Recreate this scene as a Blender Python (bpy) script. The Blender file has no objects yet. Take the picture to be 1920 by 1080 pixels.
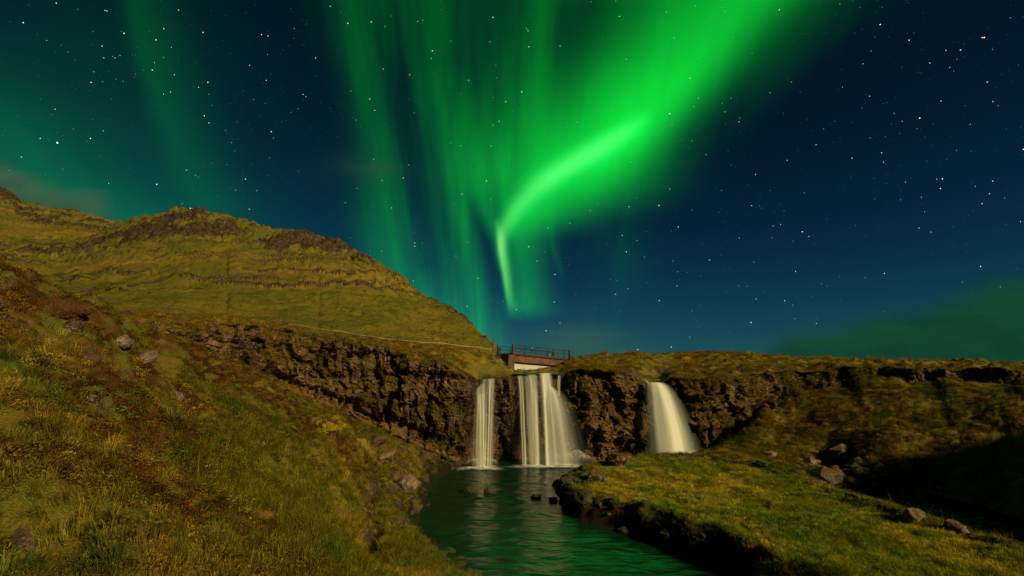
import bpy, bmesh, math, random
import numpy as np
from mathutils import Vector, Matrix

random.seed(7)
RNG = np.random.default_rng(11)
SC = bpy.context.scene
COL = SC.collection

# ------------------------------------------------------------------ camera
CAM_Z, PITCH, FPX = 6.8, math.radians(10.6), 853.0
cam = bpy.data.cameras.new('camera')
cam.sensor_width, cam.lens = 36.0, 16.0
cam.clip_start, cam.clip_end = 0.05, 30000
cam_ob = bpy.data.objects.new('camera', cam)
COL.objects.link(cam_ob)
cam_ob.location = (0, 0, CAM_Z)
cam_ob.rotation_euler = (math.pi / 2 + PITCH, 0, 0)
SC.camera = cam_ob

SC.view_settings.view_transform = 'Standard'
SC.view_settings.look = 'None'
SC.view_settings.exposure = 0.0
SC.view_settings.gamma = 1.0
SC.cycles.use_denoising = True
SC.cycles.max_bounces = 5
SC.cycles.diffuse_bounces = 2
SC.cycles.glossy_bounces = 3
SC.cycles.transparent_max_bounces = 24
SC.cycles.sample_clamp_indirect = 4.0

CP, SP = math.cos(PITCH), math.sin(PITCH)
def ray(px, py):
    dx, dy = (px - 960) / FPX, (540 - py) / FPX
    return np.array([dx, CP - SP * dy, SP + CP * dy])
def PD(px, py, y):                      # the point seen at a pixel, at plan distance y
    d = ray(px, py); t = y / d[1]
    return np.array([d[0] * t, y, CAM_Z + d[2] * t])
def PZ(px, py, z):                      # the point seen at a pixel, on the level z
    d = ray(px, py); t = (z - CAM_Z) / d[2]
    return np.array([d[0] * t, d[1] * t, z])

# ------------------------------------------------------------------ light
SUN_AZ, SUN_EL = 48.0, 23.0             # degrees right of straight behind the camera, above the horizon
sa, se = math.radians(SUN_AZ), math.radians(SUN_EL)
to_sun = Vector((math.sin(sa) * math.cos(se), -math.cos(sa) * math.cos(se), math.sin(se)))
sun = bpy.data.lights.new('moon_light', 'SUN')
sun.energy, sun.angle, sun.color = 4.9, math.radians(3.2), (1.0, 0.79, 0.38)
sun_ob = bpy.data.objects.new('moon_light', sun)
COL.objects.link(sun_ob)
sun_ob.rotation_euler = to_sun.to_track_quat('Z', 'Y').to_euler()

# ------------------------------------------------------------------ world: night sky with aurora
W = bpy.data.worlds.new('World'); SC.world = W; W.use_nodes = True
NT = W.node_tree; NT.nodes.clear()
class NB:
    """small node builder"""
    def __init__(s, nt): s.nt = nt
    def node(s, kind, **kw):
        n = s.nt.nodes.new(kind)
        for k, v in kw.items(): setattr(n, k, v)
        return n
    def put(s, sock, v):
        if isinstance(v, bpy.types.NodeSocket): s.nt.links.new(v, sock)
        else: sock.default_value = v
    def m(s, op, a, b=None, c=None, clamp=False):
        n = s.node('ShaderNodeMath', operation=op, use_clamp=clamp)
        s.put(n.inputs[0], a)
        if b is not None: s.put(n.inputs[1], b)
        if c is not None: s.put(n.inputs[2], c)
        return n.outputs[0]
    def step(s, v, lo, hi):
        n = s.node('ShaderNodeMapRange', interpolation_type='SMOOTHSTEP')
        s.put(n.inputs[0], v); s.put(n.inputs[1], lo); s.put(n.inputs[2], hi)
        return n.outputs[0]
    def vec(s, x, y, z):
        n = s.node('ShaderNodeCombineXYZ')
        for i, v in enumerate((x, y, z)): s.put(n.inputs[i], v)
        return n.outputs[0]
    def noise(s, v, scale, detail=3, rough=0.55, dist=0.0):
        n = s.node('ShaderNodeTexNoise')
        s.put(n.inputs['Vector'], v); s.put(n.inputs['Scale'], scale)
        n.inputs['Detail'].default_value = detail; n.inputs['Roughness'].default_value = rough
        n.inputs['Distortion'].default_value = dist
        return n.outputs[0]
    def mix(s, f, a, b, blend='MIX'):
        n = s.node('ShaderNodeMix', data_type='RGBA', blend_type=blend)
        s.put(n.inputs[0], f)
        for i, v in ((6, a), (7, b)):
            if not isinstance(v, bpy.types.NodeSocket) and len(v) == 3: v = (*v, 1)
            s.put(n.inputs[i], v)
        return n.outputs[2]
    def ramp(s, f, stops, interp='LINEAR'):
        n = s.node('ShaderNodeValToRGB'); r = n.color_ramp; r.interpolation = interp
        while len(r.elements) < len(stops): r.elements.new(0.5)
        for e, (p, c) in zip(r.elements, stops):
            e.position = p
        for e, (p, c) in zip(r.elements, stops):
            e.color = c if len(c) == 4 else (*c, 1)
        s.put(n.inputs[0], f)
        return n

w = NB(NT)
tc = w.node('ShaderNodeTexCoord').outputs['Generated']
sep = w.node('ShaderNodeSeparateXYZ'); NT.links.new(tc, sep.inputs[0])
X, Y, Z = sep.outputs
ys = w.m('MAXIMUM', Y, 0.02)
U = w.m('DIVIDE', X, ys)                # sky chart: bearing east of north and height over the horizon
V = w.m('DIVIDE', Z, ys)
EL = w.m('ARCTANGENT', V)
S = w.m('DIVIDE', w.m('ADD', EL, 0.05), 1.45, clamp=True)
def s_of_row(py):
    d = ray(960, py); return (math.atan(d[2] / d[1]) + 0.05) / 1.45
def u_of(px, py):
    d = ray(px, py); return d[0] / d[1]
UO, US = 2.5, 5.0                       # u packed into 0..1
def stroke(rows):
    rows = sorted(rows, key=lambda r: -r[0])
    s = np.array([s_of_row(r[0]) for r in rows])
    uc = np.array([(u_of(r[1], r[0]) + UO) / US for r in rows])
    k = np.array([u_of(961, r[0]) for r in rows])
    wl = np.array([r[2] for r in rows]) * k; wr = np.array([r[3] for r in rows]) * k
    I = np.array([r[4] for r in rows])
    n = 30; ss = np.linspace(s[0], s[-1], n)
    def res(a):
        g = np.linspace(s[0], s[-1], 400); v = np.interp(g, s, a)
        q = 25; pad = np.concatenate([np.full(q, v[0]), v, np.full(q, v[-1])])
        kern = np.hanning(2 * q + 1); kern /= kern.sum()
        return np.interp(ss, g, np.convolve(pad, kern, 'valid'))
    uc, wl, wr, I = res(uc), res(wl), res(wr), res(I)
    I[0] = I[0] if s[0] <= 0.035 else 0; I[-1] = 0
    r = w.ramp(S, [(float(ss[i]), (float(uc[i]), float(wl[i]), float(wr[i]), float(I[i]))) for i in range(n)])
    sc = w.node('ShaderNodeSeparateColor'); NT.links.new(r.outputs[0], sc.inputs[0])
    c = w.m('SUBTRACT', w.m('MULTIPLY', sc.outputs[0], US), UO)
    d = w.m('SUBTRACT', U, c)
    right = w.m('GREATER_THAN', d, 0.0)
    wd = w.m('ADD', w.m('MULTIPLY', right, w.m('SUBTRACT', sc.outputs[2], sc.outputs[1])), sc.outputs[1])
    q = w.m('DIVIDE', d, w.m('MAXIMUM', wd, 0.002))
    g = w.m('EXPONENT', w.m('MULTIPLY', w.m('MULTIPLY', q, q), -1.0))
    return w.m('MULTIPLY', g, r.outputs[1])

glow = [
 # main beam
 [(-1600,3000,1500,900,0),(-500,2000,700,300,.55),(-200,1580,420,170,.56),(0,1385,165,95,.46),(60,1340,165,90,.50),(130,1280,165,85,.58),
  (200,1222,180,75,.68),(260,1172,170,68,.78),(310,1115,150,88,.74),(350,1062,108,112,.66),(385,1005,60,140,.42),(410,980,40,120,.2),(450,960,30,80,0)],
 # veil left of the beam
 [(-500,1250,150,150,0),(-150,1080,80,80,.13),(0,1032,60,42,.11),(80,1010,64,44,.11),(160,982,66,54,.115),(240,952,60,70,.13),(320,918,40,60,.17),
  (360,906,22,40,.17),(400,915,15,32,.18),(450,928,10,20,.12),(500,938,8,12,0)],
 # curtain at the hill's foot
 [(120,850,60,40,0),(200,858,60,40,.07),(300,860,50,35,.11),(380,865,42,22,.17),(440,872,38,20,.2),(500,880,40,24,.2),(560,894,45,28,.19),
  (600,904,45,30,.17),(640,914,45,32,.13),(690,920,45,35,.05),(760,920,40,40,0)],
 [(-500,600,250,300,0),(-150,760,200,200,.05),(0,800,150,150,.06),(100,812,130,110,.065),(200,802,85,80,.06),(300,800,70,60,.06),(400,815,60,50,.06),(500,830,50,40,.045),(600,850,40,40,0)],
 [(-500,450,150,200,0),(-100,620,50,70,.04),(0,650,40,60,.036),(100,668,34,50,.046),(200,692,36,42,.052),(300,722,48,40,.066),(400,736,62,40,.085),(500,752,72,40,.10),
  (550,780,70,32,.11),(620,820,60,40,.05),(700,850,40,40,0)],
 [(500,800,40,40,0),(570,833,36,40,.12),(600,858,36,40,.11),(650,900,36,40,.05),(700,900,30,30,0)],
 [(-500,100,60,100,0),(-100,235,22,60,.025),(0,252,22,60,.033),(100,270,22,72,.045),(200,302,26,72,.038),(300,342,44,70,.035),(380,384,60,75,.04),(470,420,80,80,0)],
 [(40,-120,100,150,0),(150,-60,120,150,.022),(220,-20,120,150,.048),(270,0,120,160,.064),(320,60,120,150,.066),(370,130,120,130,.085),(430,220,120,130,.06),(520,260,140,150,0)],
 [(-400,1900,150,250,0),(-100,1640,90,160,.02),(0,1560,80,110,.022),(80,1480,60,80,.022),(200,1370,50,60,.016),(300,1270,60,60,.012),(430,1180,60,60,0)],
 [(380,1030,8,10,0),(430,1033,6,10,.02),(460,1037,5,9,.05),(485,1044,5,8,.065),(505,1049,5,7,.05),(530,1053,6,6,0)],
 [(380,1130,40,60,0),(430,1140,50,60,.018),(480,1150,50,60,.02),(540,1160,40,50,.012),(600,1120,50,50,.01),(650,1110,60,60,.012),(720,1110,60,60,0)],
 [(-300,120,300,300,0),(-50,140,280,280,.010),(150,150,300,300,.018),(300,200,300,280,.024),(420,300,300,260,.024),(560,400,300,250,0)],
 # curtain that hangs from the bright streak
 [(360,968,20,60,0),(400,968,18,75,.2),(430,966,18,55,.28),(480,974,22,45,.17),(520,984,26,35,.15),(560,984,26,40,.18),(578,986,30,42,.17),(592,990,34,44,.04),(606,990,34,40,0)],
]
core = [
 [(205,1215,30,20,0),(232,1192,36,22,.22),(262,1150,46,34,.36),(300,1085,44,44,.42),(330,1035,38,40,.42),(360,998,30,34,.36),(390,968,20,28,.34),(415,951,14,22,.34),(440,941,9,15,.30),(470,938,8,12,.2),(510,940,8,10,0)],
 [(405,930,8,10,0),(432,935,7,10,.28),(460,938,6,11,.46),(500,944,5.5,12,.52),(540,950,5,10,.44),(565,954,5,11,.26),(582,957,6,16,.09),(600,958,6,20,0)],
]
def total(lst):
    t = None
    for r in lst:
        v = stroke(r); t = v if t is None else w.m('ADD', t, v)
    return t
G0, G1, G2 = total([glow[i] for i in (0, 6, 7, 11, 12)]), total([glow[i] for i in (1, 2, 3, 4, 5, 8, 9, 10)]), total(core)
Q = w.m('DIVIDE', w.m('ADD', U, 0.01), w.m('ADD', 1.0, w.m('MULTIPLY', V, 1.1)))
rays = w.noise(w.vec(w.m('MULTIPLY', Q, 17.0), w.m('MULTIPLY', V, 1.3), 3.0), 1.0, 3, 0.5)
fine_r = w.noise(w.vec(w.m('MULTIPLY', Q, 52.0), w.m('MULTIPLY', V, 1.0), 8.0), 1.0, 2, 0.5)
rays = w.m('ADD', w.m('MULTIPLY', w.step(rays, 0.3, 0.68), 0.95), w.m('MULTIPLY', fine_r, 0.70)); faint = w.m('ADD', 0.86, w.m('MULTIPLY', rays, 0.14))
soft = w.noise(w.vec(w.m('MULTIPLY', U, 3.0), w.m('MULTIPLY', V, 3.0), 7.0), 1.0, 3, 0.5)
soft = w.m('ADD', 0.80, w.m('MULTIPLY', soft, 0.4))
front = w.step(Y, 0.12, 0.42)
G1 = w.m('MULTIPLY', w.m('ADD', w.m('MULTIPLY', G1, w.m('MULTIPLY', rays, soft)), w.m('MULTIPLY', G0, w.m('MULTIPLY', faint, soft))), front)
G2 = w.m('MULTIPLY', G2, front)
GA = w.m('ADD', G1, G2)
aur = w.vec(w.m('ADD', w.m('MULTIPLY', w.m('MULTIPLY', G2, G2), 0.42), w.m('MULTIPLY', G1, 0.006)), GA,
            w.m('ADD', w.m('MULTIPLY', w.m('MULTIPLY', G2, GA), 0.22), w.m('MULTIPLY', GA, 0.040)))
# moonlit air
nish = w.node('ShaderNodeTexSky', sky_type='NISHITA')
nish.sun_disc = False; nish.sun_elevation = se; nish.sun_rotation = math.pi - sa
nish.air_density, nish.dust_density, nish.ozone_density = 1.0, 0.4, 2.5
low = w.m('ADD', 0.38, w.m('MULTIPLY', w.m('EXPONENT', w.m('MULTIPLY', w.m('MAXIMUM', Z, 0.0), -4.0)), 1.55))   # thicker air low down
air = w.mix(1.0, nish.outputs[0], w.vec(w.m('MULTIPLY', low, 0.0015), w.m('MULTIPLY', low, 0.0082), w.m('MULTIPLY', low, 0.0112)), 'MULTIPLY')
# thin low cloud to the east, lit green by the aurora, and small pale shreds
cl_top = w.ramp(w.m('DIVIDE', w.m('ADD', U, UO), US), [((u_of(p, 620) + UO) / US, (v, v, v)) for p, v in
         ((-700, .36), (-100, .50), (120, .40), (330, .18), (700, .0), (1150, .0), (1390, .03), (1500, .09), (1700, .14), (1800, .18), (1920, .205), (2400, .22))], 'EASE').outputs[0]
cn = w.noise(w.vec(w.m('MULTIPLY', U, 3.0), w.m('MULTIPLY', V, 11.0), 1.0), 1.0, 5, 0.55)
cm = w.m('SUBTRACT', w.m('ADD', cl_top, w.m('MULTIPLY', w.m('SUBTRACT', cn, 0.5), 0.13)), V)
cm = w.m('MULTIPLY', w.step(cm, -0.025, 0.045), front)
ccol = w.mix(w.step(U, -0.6, 0.2), (0.030, 0.085, 0.045), (0.005, 0.046, 0.021))
cvar = w.noise(w.vec(w.m('MULTIPLY', U, 5.0), w.m('MULTIPLY', V, 16.0), 4.0), 1.0, 4, 0.5)
ccol = w.mix(w.step(cvar, 0.3, 0.7), ccol, w.mix(1.0, ccol, (1.7, 1.35, 1.3), 'MULTIPLY'))
def puff(px, py, rx, ry, col, a, base):
    u0 = u_of(px, py); v0 = ray(px, py)[2] / ray(px, py)[1]
    du = w.m('DIVIDE', w.m('SUBTRACT', U, u0), rx / FPX); dv = w.m('DIVIDE', w.m('SUBTRACT', V, v0), ry / FPX)
    d = w.m('ADD', w.m('MULTIPLY', du, du), w.m('MULTIPLY', dv, dv))
    f = w.m('MULTIPLY', w.m('EXPONENT', w.m('MULTIPLY', d, -1.0)), w.m('MULTIPLY', w.step(cn, 0.25, 0.7), a))
    return w.mix(w.m('MULTIPLY', f, front), base, col)
sky = w.mix(1.0, air, aur, 'ADD')
sky = w.mix(w.m('MULTIPLY', cm, 0.95), sky, ccol)
sky = puff(690, 310, 75, 28, (.022, .075, .04), .7, sky)
sky = puff(1085, 640, 95, 22, (.045, .105, .075), .9, sky)
sky = puff(1180, 662, 160, 14, (.03, .10, .085), .8, sky)
bg = w.node('ShaderNodeBackground'); NT.links.new(sky, bg.inputs[0]); bg.inputs[1].default_value = 1.0
NT.links.new(bg.outputs[0], w.node('ShaderNodeOutputWorld').inputs[0])
W.cycles.sampling_method = 'MANUAL'; W.cycles.sample_map_resolution = 512

# ------------------------------------------------------------------ helpers
def _hash(ix, iy, iz):
    with np.errstate(over='ignore'):
        h = (ix.astype(np.int64) * 374761393 + iy.astype(np.int64) * 668265263 + iz.astype(np.int64) * 1442695041) & 0xffffffff
        h = ((h ^ (h >> 13)) * 1274126177) & 0xffffffff
        h = ((h ^ (h >> 16)) * 2246822519) & 0xffffffff
    return ((h ^ (h >> 15)) & 0xffffff) / float(0xffffff)
def vnoise(x, y, z=None):
    x, y = np.asarray(x, float), np.asarray(y, float)
    z = np.zeros_like(x) if z is None else np.asarray(z, float)
    ix, iy, iz = np.floor(x), np.floor(y), np.floor(z)
    fx, fy, fz = x - ix, y - iy, z - iz
    ix, iy, iz = ix.astype(int), iy.astype(int), iz.astype(int)
    s = lambda t: t * t * t * (t * (t * 6 - 15) + 10)
    fx, fy, fz = s(fx), s(fy), s(fz)
    out = 0
    for a in (0, 1):
        for b in (0, 1):
            for c in (0, 1):
                wgt = (fx if a else 1 - fx) * (fy if b else 1 - fy) * (fz if c else 1 - fz)
                out = out + wgt * _hash(ix + a, iy + b, iz + c)
    return out * 2 - 1
def fbm(x, y, z=None, oct=4, gain=0.5, lac=2.03):
    t, a, f = 0, 1.0, 1.0
    for i in range(oct):
        t = t + a * vnoise(x * f + 17.3 * i, y * f - 9.1 * i, None if z is None else z * f + 5.7 * i)
        a *= gain; f *= lac
    return t
def worley(x, y, z):
    """F1, F2-F1 and a random value of the nearest cell"""
    ix, iy, iz = np.floor(x).astype(int), np.floor(y).astype(int), np.floor(z).astype(int)
    f1 = np.full(x.shape, 9.0); f2 = f1.copy(); rid = np.zeros(x.shape)
    for a in (-1, 0, 1):
        for b in (-1, 0, 1):
            for c in (-1, 0, 1):
                jx, jy, jz = ix + a, iy + b, iz + c
                d = np.sqrt((jx + _hash(jx, jy, jz) - x) ** 2 + (jy + _hash(jx + 71, jy, jz) - y) ** 2 + (jz + _hash(jx, jy + 37, jz) - z) ** 2)
                r = _hash(jx, jy, jz + 113)
                near = d < f1
                f2 = np.where(near, f1, np.minimum(f2, d)); rid = np.where(near, r, rid); f1 = np.where(near, d, f1)
    return f1, f2 - f1, rid
def sstep(x, a, b):
    t = np.clip((x - a) / (b - a), 0, 1); return t * t * (3 - 2 * t)

def mesh_np(name, v, faces, mat, smooth=True, attrs=None, uv=None):
    me = bpy.data.meshes.new(name)
    v = np.asarray(v, np.float32); faces = np.asarray(faces, np.int32); k = faces.shape[1]
    me.vertices.add(len(v)); me.vertices.foreach_set('co', v.ravel())
    me.loops.add(faces.size); me.loops.foreach_set('vertex_index', faces.ravel())
    me.polygons.add(len(faces)); me.polygons.foreach_set('loop_start', np.arange(0, faces.size, k, dtype=np.int32))
    me.polygons.foreach_set('use_smooth', np.full(len(faces), smooth))
    for an, data in (attrs or {}).items():
        data = np.asarray(data, np.float32)
        if data.ndim == 1:
            me.attributes.new(an, 'FLOAT', 'POINT').data.foreach_set('value', data)
        elif data.shape[1] == 3:
            me.attributes.new(an, 'FLOAT_VECTOR', 'POINT').data.foreach_set('vector', data.ravel())
        else:
            me.attributes.new(an, 'FLOAT_COLOR', 'POINT').data.foreach_set('color', data.ravel())
    if uv is not None:
        me.uv_layers.new(name='UVMap').data.foreach_set('uv', np.asarray(uv, np.float32)[faces.ravel()].ravel())
    me.update(calc_edges=True)
    if mat: me.materials.append(mat)
    return me
def link(name, me, parent=None, kind=None, label=None, cat=None, group=None, loc=None):
    o = bpy.data.objects.new(name, me); COL.objects.link(o)
    if parent: o.parent = parent
    if loc is not None: o.location = loc
    for k, v in (('kind', kind), ('label', label), ('category', cat), ('group', group)):
        if v: o[k] = v
    return o
def grid_faces(nr, nc):
    i = np.arange(nr * nc).reshape(nr, nc)
    return np.stack([i[:-1, :-1], i[:-1, 1:], i[1:, 1:], i[1:, :-1]], -1).reshape(-1, 4)

def new_mat(name):
    m = bpy.data.materials.new(name); m.use_nodes = True
    nt = m.node_tree; nt.nodes.clear()
    b = NB(nt); out = b.node('ShaderNodeOutputMaterial')
    return m, b, out
def principled(b, out, col, rough=0.9, bump=None, strength=0.5, dist=0.05, spec=0.15):
    p = b.node('ShaderNodeBsdfPrincipled')
    b.put(p.inputs['Base Color'], col if isinstance(col, bpy.types.NodeSocket) else (*col, 1)[:4])
    b.put(p.inputs['Roughness'], rough); p.inputs['Specular IOR Level'].default_value = spec
    if bump is not None:
        n = b.node('ShaderNodeBump'); n.inputs['Strength'].default_value = strength; n.inputs['Distance'].default_value = dist
        b.put(n.inputs['Height'], bump); b.nt.links.new(n.outputs[0], p.inputs['Normal'])
    b.nt.links.new(p.outputs[0], out.inputs[0])
    return p
def attr(b, name, kind='GEOMETRY'):
    return b.node('ShaderNodeAttribute', attribute_name=name, attribute_type=kind)

# ------------------------------------------------------------------ materials
def mat_rock(name, dark=(.009, .0055, .0035), mid=(.045, .023, .012), light=(.15, .086, .052), moss=(.115, .075, .011), moss_amt=0.5, lichen=0.5, scale=1.0, pale=False):
    m, b, out = new_mat(name)
    tc = b.node('ShaderNodeTexCoord').outputs['Object']
    n1 = b.noise(tc, 0.9 * scale, 5, 0.6, 0.4); n2 = b.noise(tc, 4.5 * scale, 6, 0.62); n3 = b.noise(tc, 17 * scale, 4, 0.6)
    c = b.mix(b.step(n2, 0.34, 0.62), dark, mid)
    c = b.mix(b.m('MULTIPLY', b.step(n1, 0.42, 0.68), b.step(n3, 0.42, 0.6)), c, light)
    v = b.node('ShaderNodeTexVoronoi'); b.put(v.inputs['Vector'], tc); v.inputs['Scale'].default_value = 6.5 * scale
    spots = b.m('MULTIPLY', b.step(v.outputs['Distance'], 0.34, 0.16), b.step(b.noise(tc, 1.6 * scale, 3), 0.5, 0.62))
    c = b.mix(b.m('MULTIPLY', spots, lichen), c, (.42, .36, .28))
    if pale:
        pf = b.m('MULTIPLY', attr(b, 'pale').outputs['Fac'], b.step(n3, 0.38, 0.6))
        c = b.mix(b.m('MULTIPLY', pf, 0.8), c, (.30, .175, .11))
    geo = b.node('ShaderNodeNewGeometry'); sp = b.node('ShaderNodeSeparateXYZ'); b.nt.links.new(geo.outputs['Normal'], sp.inputs[0])
    up = b.m('ADD', sp.outputs[2], b.m('MULTIPLY', b.m('SUBTRACT', b.noise(tc, 1.3 * scale, 5, 0.65), 0.5), 1.9))
    mossc = b.mix(b.step(n2, 0.35, 0.7), moss, (moss[0] * 1.7, moss[1] * 1.25, moss[2] * 1.1))
    c = b.mix(b.m('MULTIPLY', b.step(up, 0.62 - 0.45 * moss_amt, 0.95 - 0.35 * moss_amt), min(1, 0.4 + moss_amt)), c, mossc)
    h = b.m('ADD', b.m('MULTIPLY', n2, 0.7), b.m('MULTIPLY', n3, 0.35))
    principled(b, out, c, 0.82, h, 0.9, 0.12 / scale, 0.25)
    return m

def mat_turf(name, sc=1.0):
    """autumn turf: olive and yellow grass with rust patches; bare earth and rock where the attribute rock says"""
    m, b, out = new_mat(name)
    tc = b.node('ShaderNodeTexCoord').outputs['Object']
    a = b.noise(tc, 0.22 * sc, 4, 0.6, 0.5); n1 = b.noise(tc, 1.1 * sc, 5, 0.62); n2 = b.noise(tc, 6 * sc, 5, 0.65); n3 = b.noise(tc, 38 * sc, 3, 0.6)
    c = b.mix(b.step(n1, 0.32, 0.66), (.080, .100, .012), (.180, .135, .020))
    c = b.mix(b.step(a, 0.5, 0.68), c, (.240, .160, .024))
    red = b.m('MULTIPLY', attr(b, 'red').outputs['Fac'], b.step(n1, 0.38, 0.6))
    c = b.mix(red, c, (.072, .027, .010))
    c = b.mix(b.m('MULTIPLY', b.step(n2, 0.52, 0.70), 0.75), c, (.032, .024, .008))
    c = b.mix(b.m('MULTIPLY', b.step(n3, 0.5, 0.72), 0.45), c, (.27, .21, .04))
    rk = attr(b, 'rock').outputs['Fac']
    rc = b.mix(b.step(n2, 0.36, 0.62), (.020, .013, .008), (.085, .055, .034))
    rc = b.mix(b.m('MULTIPLY', b.step(n3, 0.52, 0.66), 0.6), rc, (.20, .145, .10))
    rc = b.mix(b.m('MULTIPLY', b.step(attr(b, 'wet').outputs['Fac'], 0.2, 0.8), 0.85), rc, (.014, .011, .007))   # soaked stones along the water
    c = b.mix(b.step(b.m('ADD', rk, b.m('MULTIPLY', b.m('SUBTRACT', n2, 0.5), 0.9)), 0.35, 0.65), c, rc)
    h = b.m('ADD', b.m('MULTIPLY', n2, 0.6), b.m('MULTIPLY', n3, 0.5))
    principled(b, out, c, 0.95, h, 1.0, 0.10 / sc, 0.05)
    return m
M_TURF = mat_turf('turf'); M_HILL = mat_turf('hill_turf', 0.065)
M_CLIFF = mat_rock('cliff_rock', pale=True, moss_amt=0.45, lichen=0.8)
M_BOULDER = mat_rock('boulder_rock', moss_amt=0.25, lichen=0.8, scale=2.0, light=(.36, .28, .22))
M_WET = mat_rock('wet_rock', dark=(.008, .007, .006), mid=(.03, .024, .018), light=(.07, .06, .045), moss=(.03, .045, .01), moss_amt=0.3, lichen=0.15, scale=2.0)

# ------------------------------------------------------------------ terrain shape
# px, then (py, y) of the cliff foot and (py, y) of its upper edge
CL = [(-520,(470,13.2),(462,13.6)), (-200,(522,14.5),(512,15)), (0,(560,16),(556,16.6)), (180,(606,20),(597,20.6)), (300,(628,24),(606,24.6)), (345,(650,25.5),(603,26)),
      (400,(668,26.8),(605,27.2)), (450,(690,28.2),(610,28.6)), (560,(742,30.6),(624,31)), (620,(766,31.8),(633,32.2)), (680,(792,33.2),(645,33.4)),
      (740,(818,34.2),(655,34.2)), (800,(846,35.2),(668,35)), (850,(868,36),(686,35.6)), (880,(878,36.8),(702,36.2)), (893,(879,37.1),(711,36.5)), (930,(876,37.4),(710,36.7)),
      (944,(874,37.6),(705,36.9)), (962,(872,38.2),(704,37.2)), (1030,(869,38.6),(704,37.5)), (1052,(868,38.6),(702,37.6)), (1070,(868,38.2),(694,37.7)), (1110,(866,37.0),(694,36.9)), (1160,(866,36.8),(696,36.8)),
      (1196,(862,38.2),(700,37.7)), (1212,(860,39.8),(718,38.3)), (1246,(858,39.8),(717,38.3)), (1264,(856,38.9),(706,38.1)), (1320,(846,38.2),(706,38)), (1390,(806,38.8),(706,39)),
      (1435,(764,39.7),(702,40.2)), (1500,(738,40.8),(696,41.4)), (1600,(722,40),(690,40.5)), (1750,(718,37.2),(690,37.7)), (1920,(722,33.6),(693,34.2)), (2440,(742,26),(704,26.5))]
cl_u = np.array([u_of(c[0], c[1][0]) for c in CL])
cl_fy = np.array([c[1][1] for c in CL]); cl_fz = np.array([PD(c[0], *c[1])[2] for c in CL])
cl_ty = np.array([c[2][1] for c in CL]); cl_tz = np.array([PD(c[0], *c[2])[2] for c in CL])
FALLS_PX = [(884, 934), (962, 1054), (1208, 1250)]
falls_u = [(u_of(a, 705), u_of(b, 705)) for a, b in FALLS_PX]

TP = []                                 # control points of the gorge floor and its slopes
for px, py, y in [(0,545,9.8),(0,700,6.6),(0,850,4.9),(0,1000,4.0),(-350,620,6),(-350,850,3.6),(100,565,11.5),(200,590,13.9),(200,700,9.6),(200,850,6.2),(200,1000,4.6),
        (350,690,18.6),(350,800,10.8),(350,950,6.4),(330,1075,4.7),(450,728,20.8),(450,850,11.4),(480,1000,6.9),(560,764,24),(560,850,15),(560,950,9.8),(560,1075,6.8),
        (640,800,26.4),(640,880,17.5),(640,980,11.5),(650,1075,8.2),(690,850,25),(668,940,16),(705,1075,10.8),(765,880,29.8),(760,915,26.5),(720,960,22.5),(770,1055,16.2),
        (1420,835,35.2),(1420,800,37.4),(1500,853,32.8),(1500,805,35.4),(1500,768,38.2),(1600,883,29.8),(1600,845,31.4),(1600,800,33.8),(1600,752,37.6),(1750,918,26),(1750,880,27.3),(1750,825,29.8),(1750,757,34.2),(1900,962,22.4),(1900,920,23.6),(1900,850,26),(1900,762,30.4),(2200,900,18),(2200,770,24)]:
    TP.append(PD(px, py, y))
for px, py, z in [(797,880,0),(797,940,0),(748,980,0),(790,1027,0),(873,1070,0),(850,905,-.7),(950,895,-.7),(1000,980,-.7),(900,1000,-.6),(1050,1065,-.7),(1200,1075,-.7),(960,885,-.5),(1080,885,-.4),
        (1048,905,0),(1052,942,0),(1173,996,0),(1280,1037,0),(1410,1080,0),(1085,900,.55),(1110,925,.8),(1180,945,.9),(1300,985,.95),(1500,1062,1.0),
        (1160,872,.95),(1240,868,1.05),(1320,864,1.0),(1450,893,1.0),(1600,944,1.0),(1750,992,1.1),(1900,1047,1.2),(1210,920,1.0),(1350,930,1.15),(1500,985,1.2),(1650,1040,1.2),
        (1250,850,-.3),(1330,852,-.15),(1400,858,-.2),(1480,874,-.25),(1580,905,-.25),(1700,950,-.25),(1850,1008,-.25),(1960,1046,-.25)]:
    TP.append(PZ(px, py, z))
for c in CL: TP.append(PD(c[0], *c[1]))
TP += [np.array(p, float) for p in [(0,0,5.1),(-2.5,.5,5.6),(2.5,0,4.0),(0,3,4.5),(0,6,3.4),(2.5,6,1.6),(0,10,1.9),(-1.2,13,1.2),(5.5,3,.6),(6,10,-.6),(10,5,-.8),(3,13,-.6),(12,-6,-1),(15,9,1.1),(20,13,-.2),(20,4,-.4),(25,9,1.5),
        (0,-5,5.4),(-6,-5,8),(5,-6,3.2),(-7,0,8),(-12,3,10.5),(-20,-10,14),(-8,-25,10),(10,-25,0),(24,-8,1.6),(28,0,4.0),(34,17,9.2),(34,9,9.2),(34,0,9.0),(36,-15,9),(30,-35,7),(42,8,11),(50,20,11),(50,0,11.5),(50,-30,11),(-30,10,14),(-30,-30,17),(0,-50,6)]]  # includes an unseen rim at right, raised to shade the lower far slope
TP = np.array(TP)
def _k(r2): return np.where(r2 > 1e-9, 0.5 * r2 * np.log(np.maximum(r2, 1e-9)), 0)
def tps_fit(P, lam=0.02):
    n = len(P); xy = P[:, :2] / 10.0
    d2 = ((xy[:, None] - xy[None]) ** 2).sum(-1)
    A = np.zeros((n + 3, n + 3)); A[:n, :n] = _k(d2) + lam * np.eye(n); A[:n, n] = 1; A[:n, n + 1:] = xy; A[n, :n] = 1; A[n + 1:, :n] = xy.T
    return xy, np.linalg.solve(A, np.concatenate([P[:, 2], np.zeros(3)]))
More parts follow.
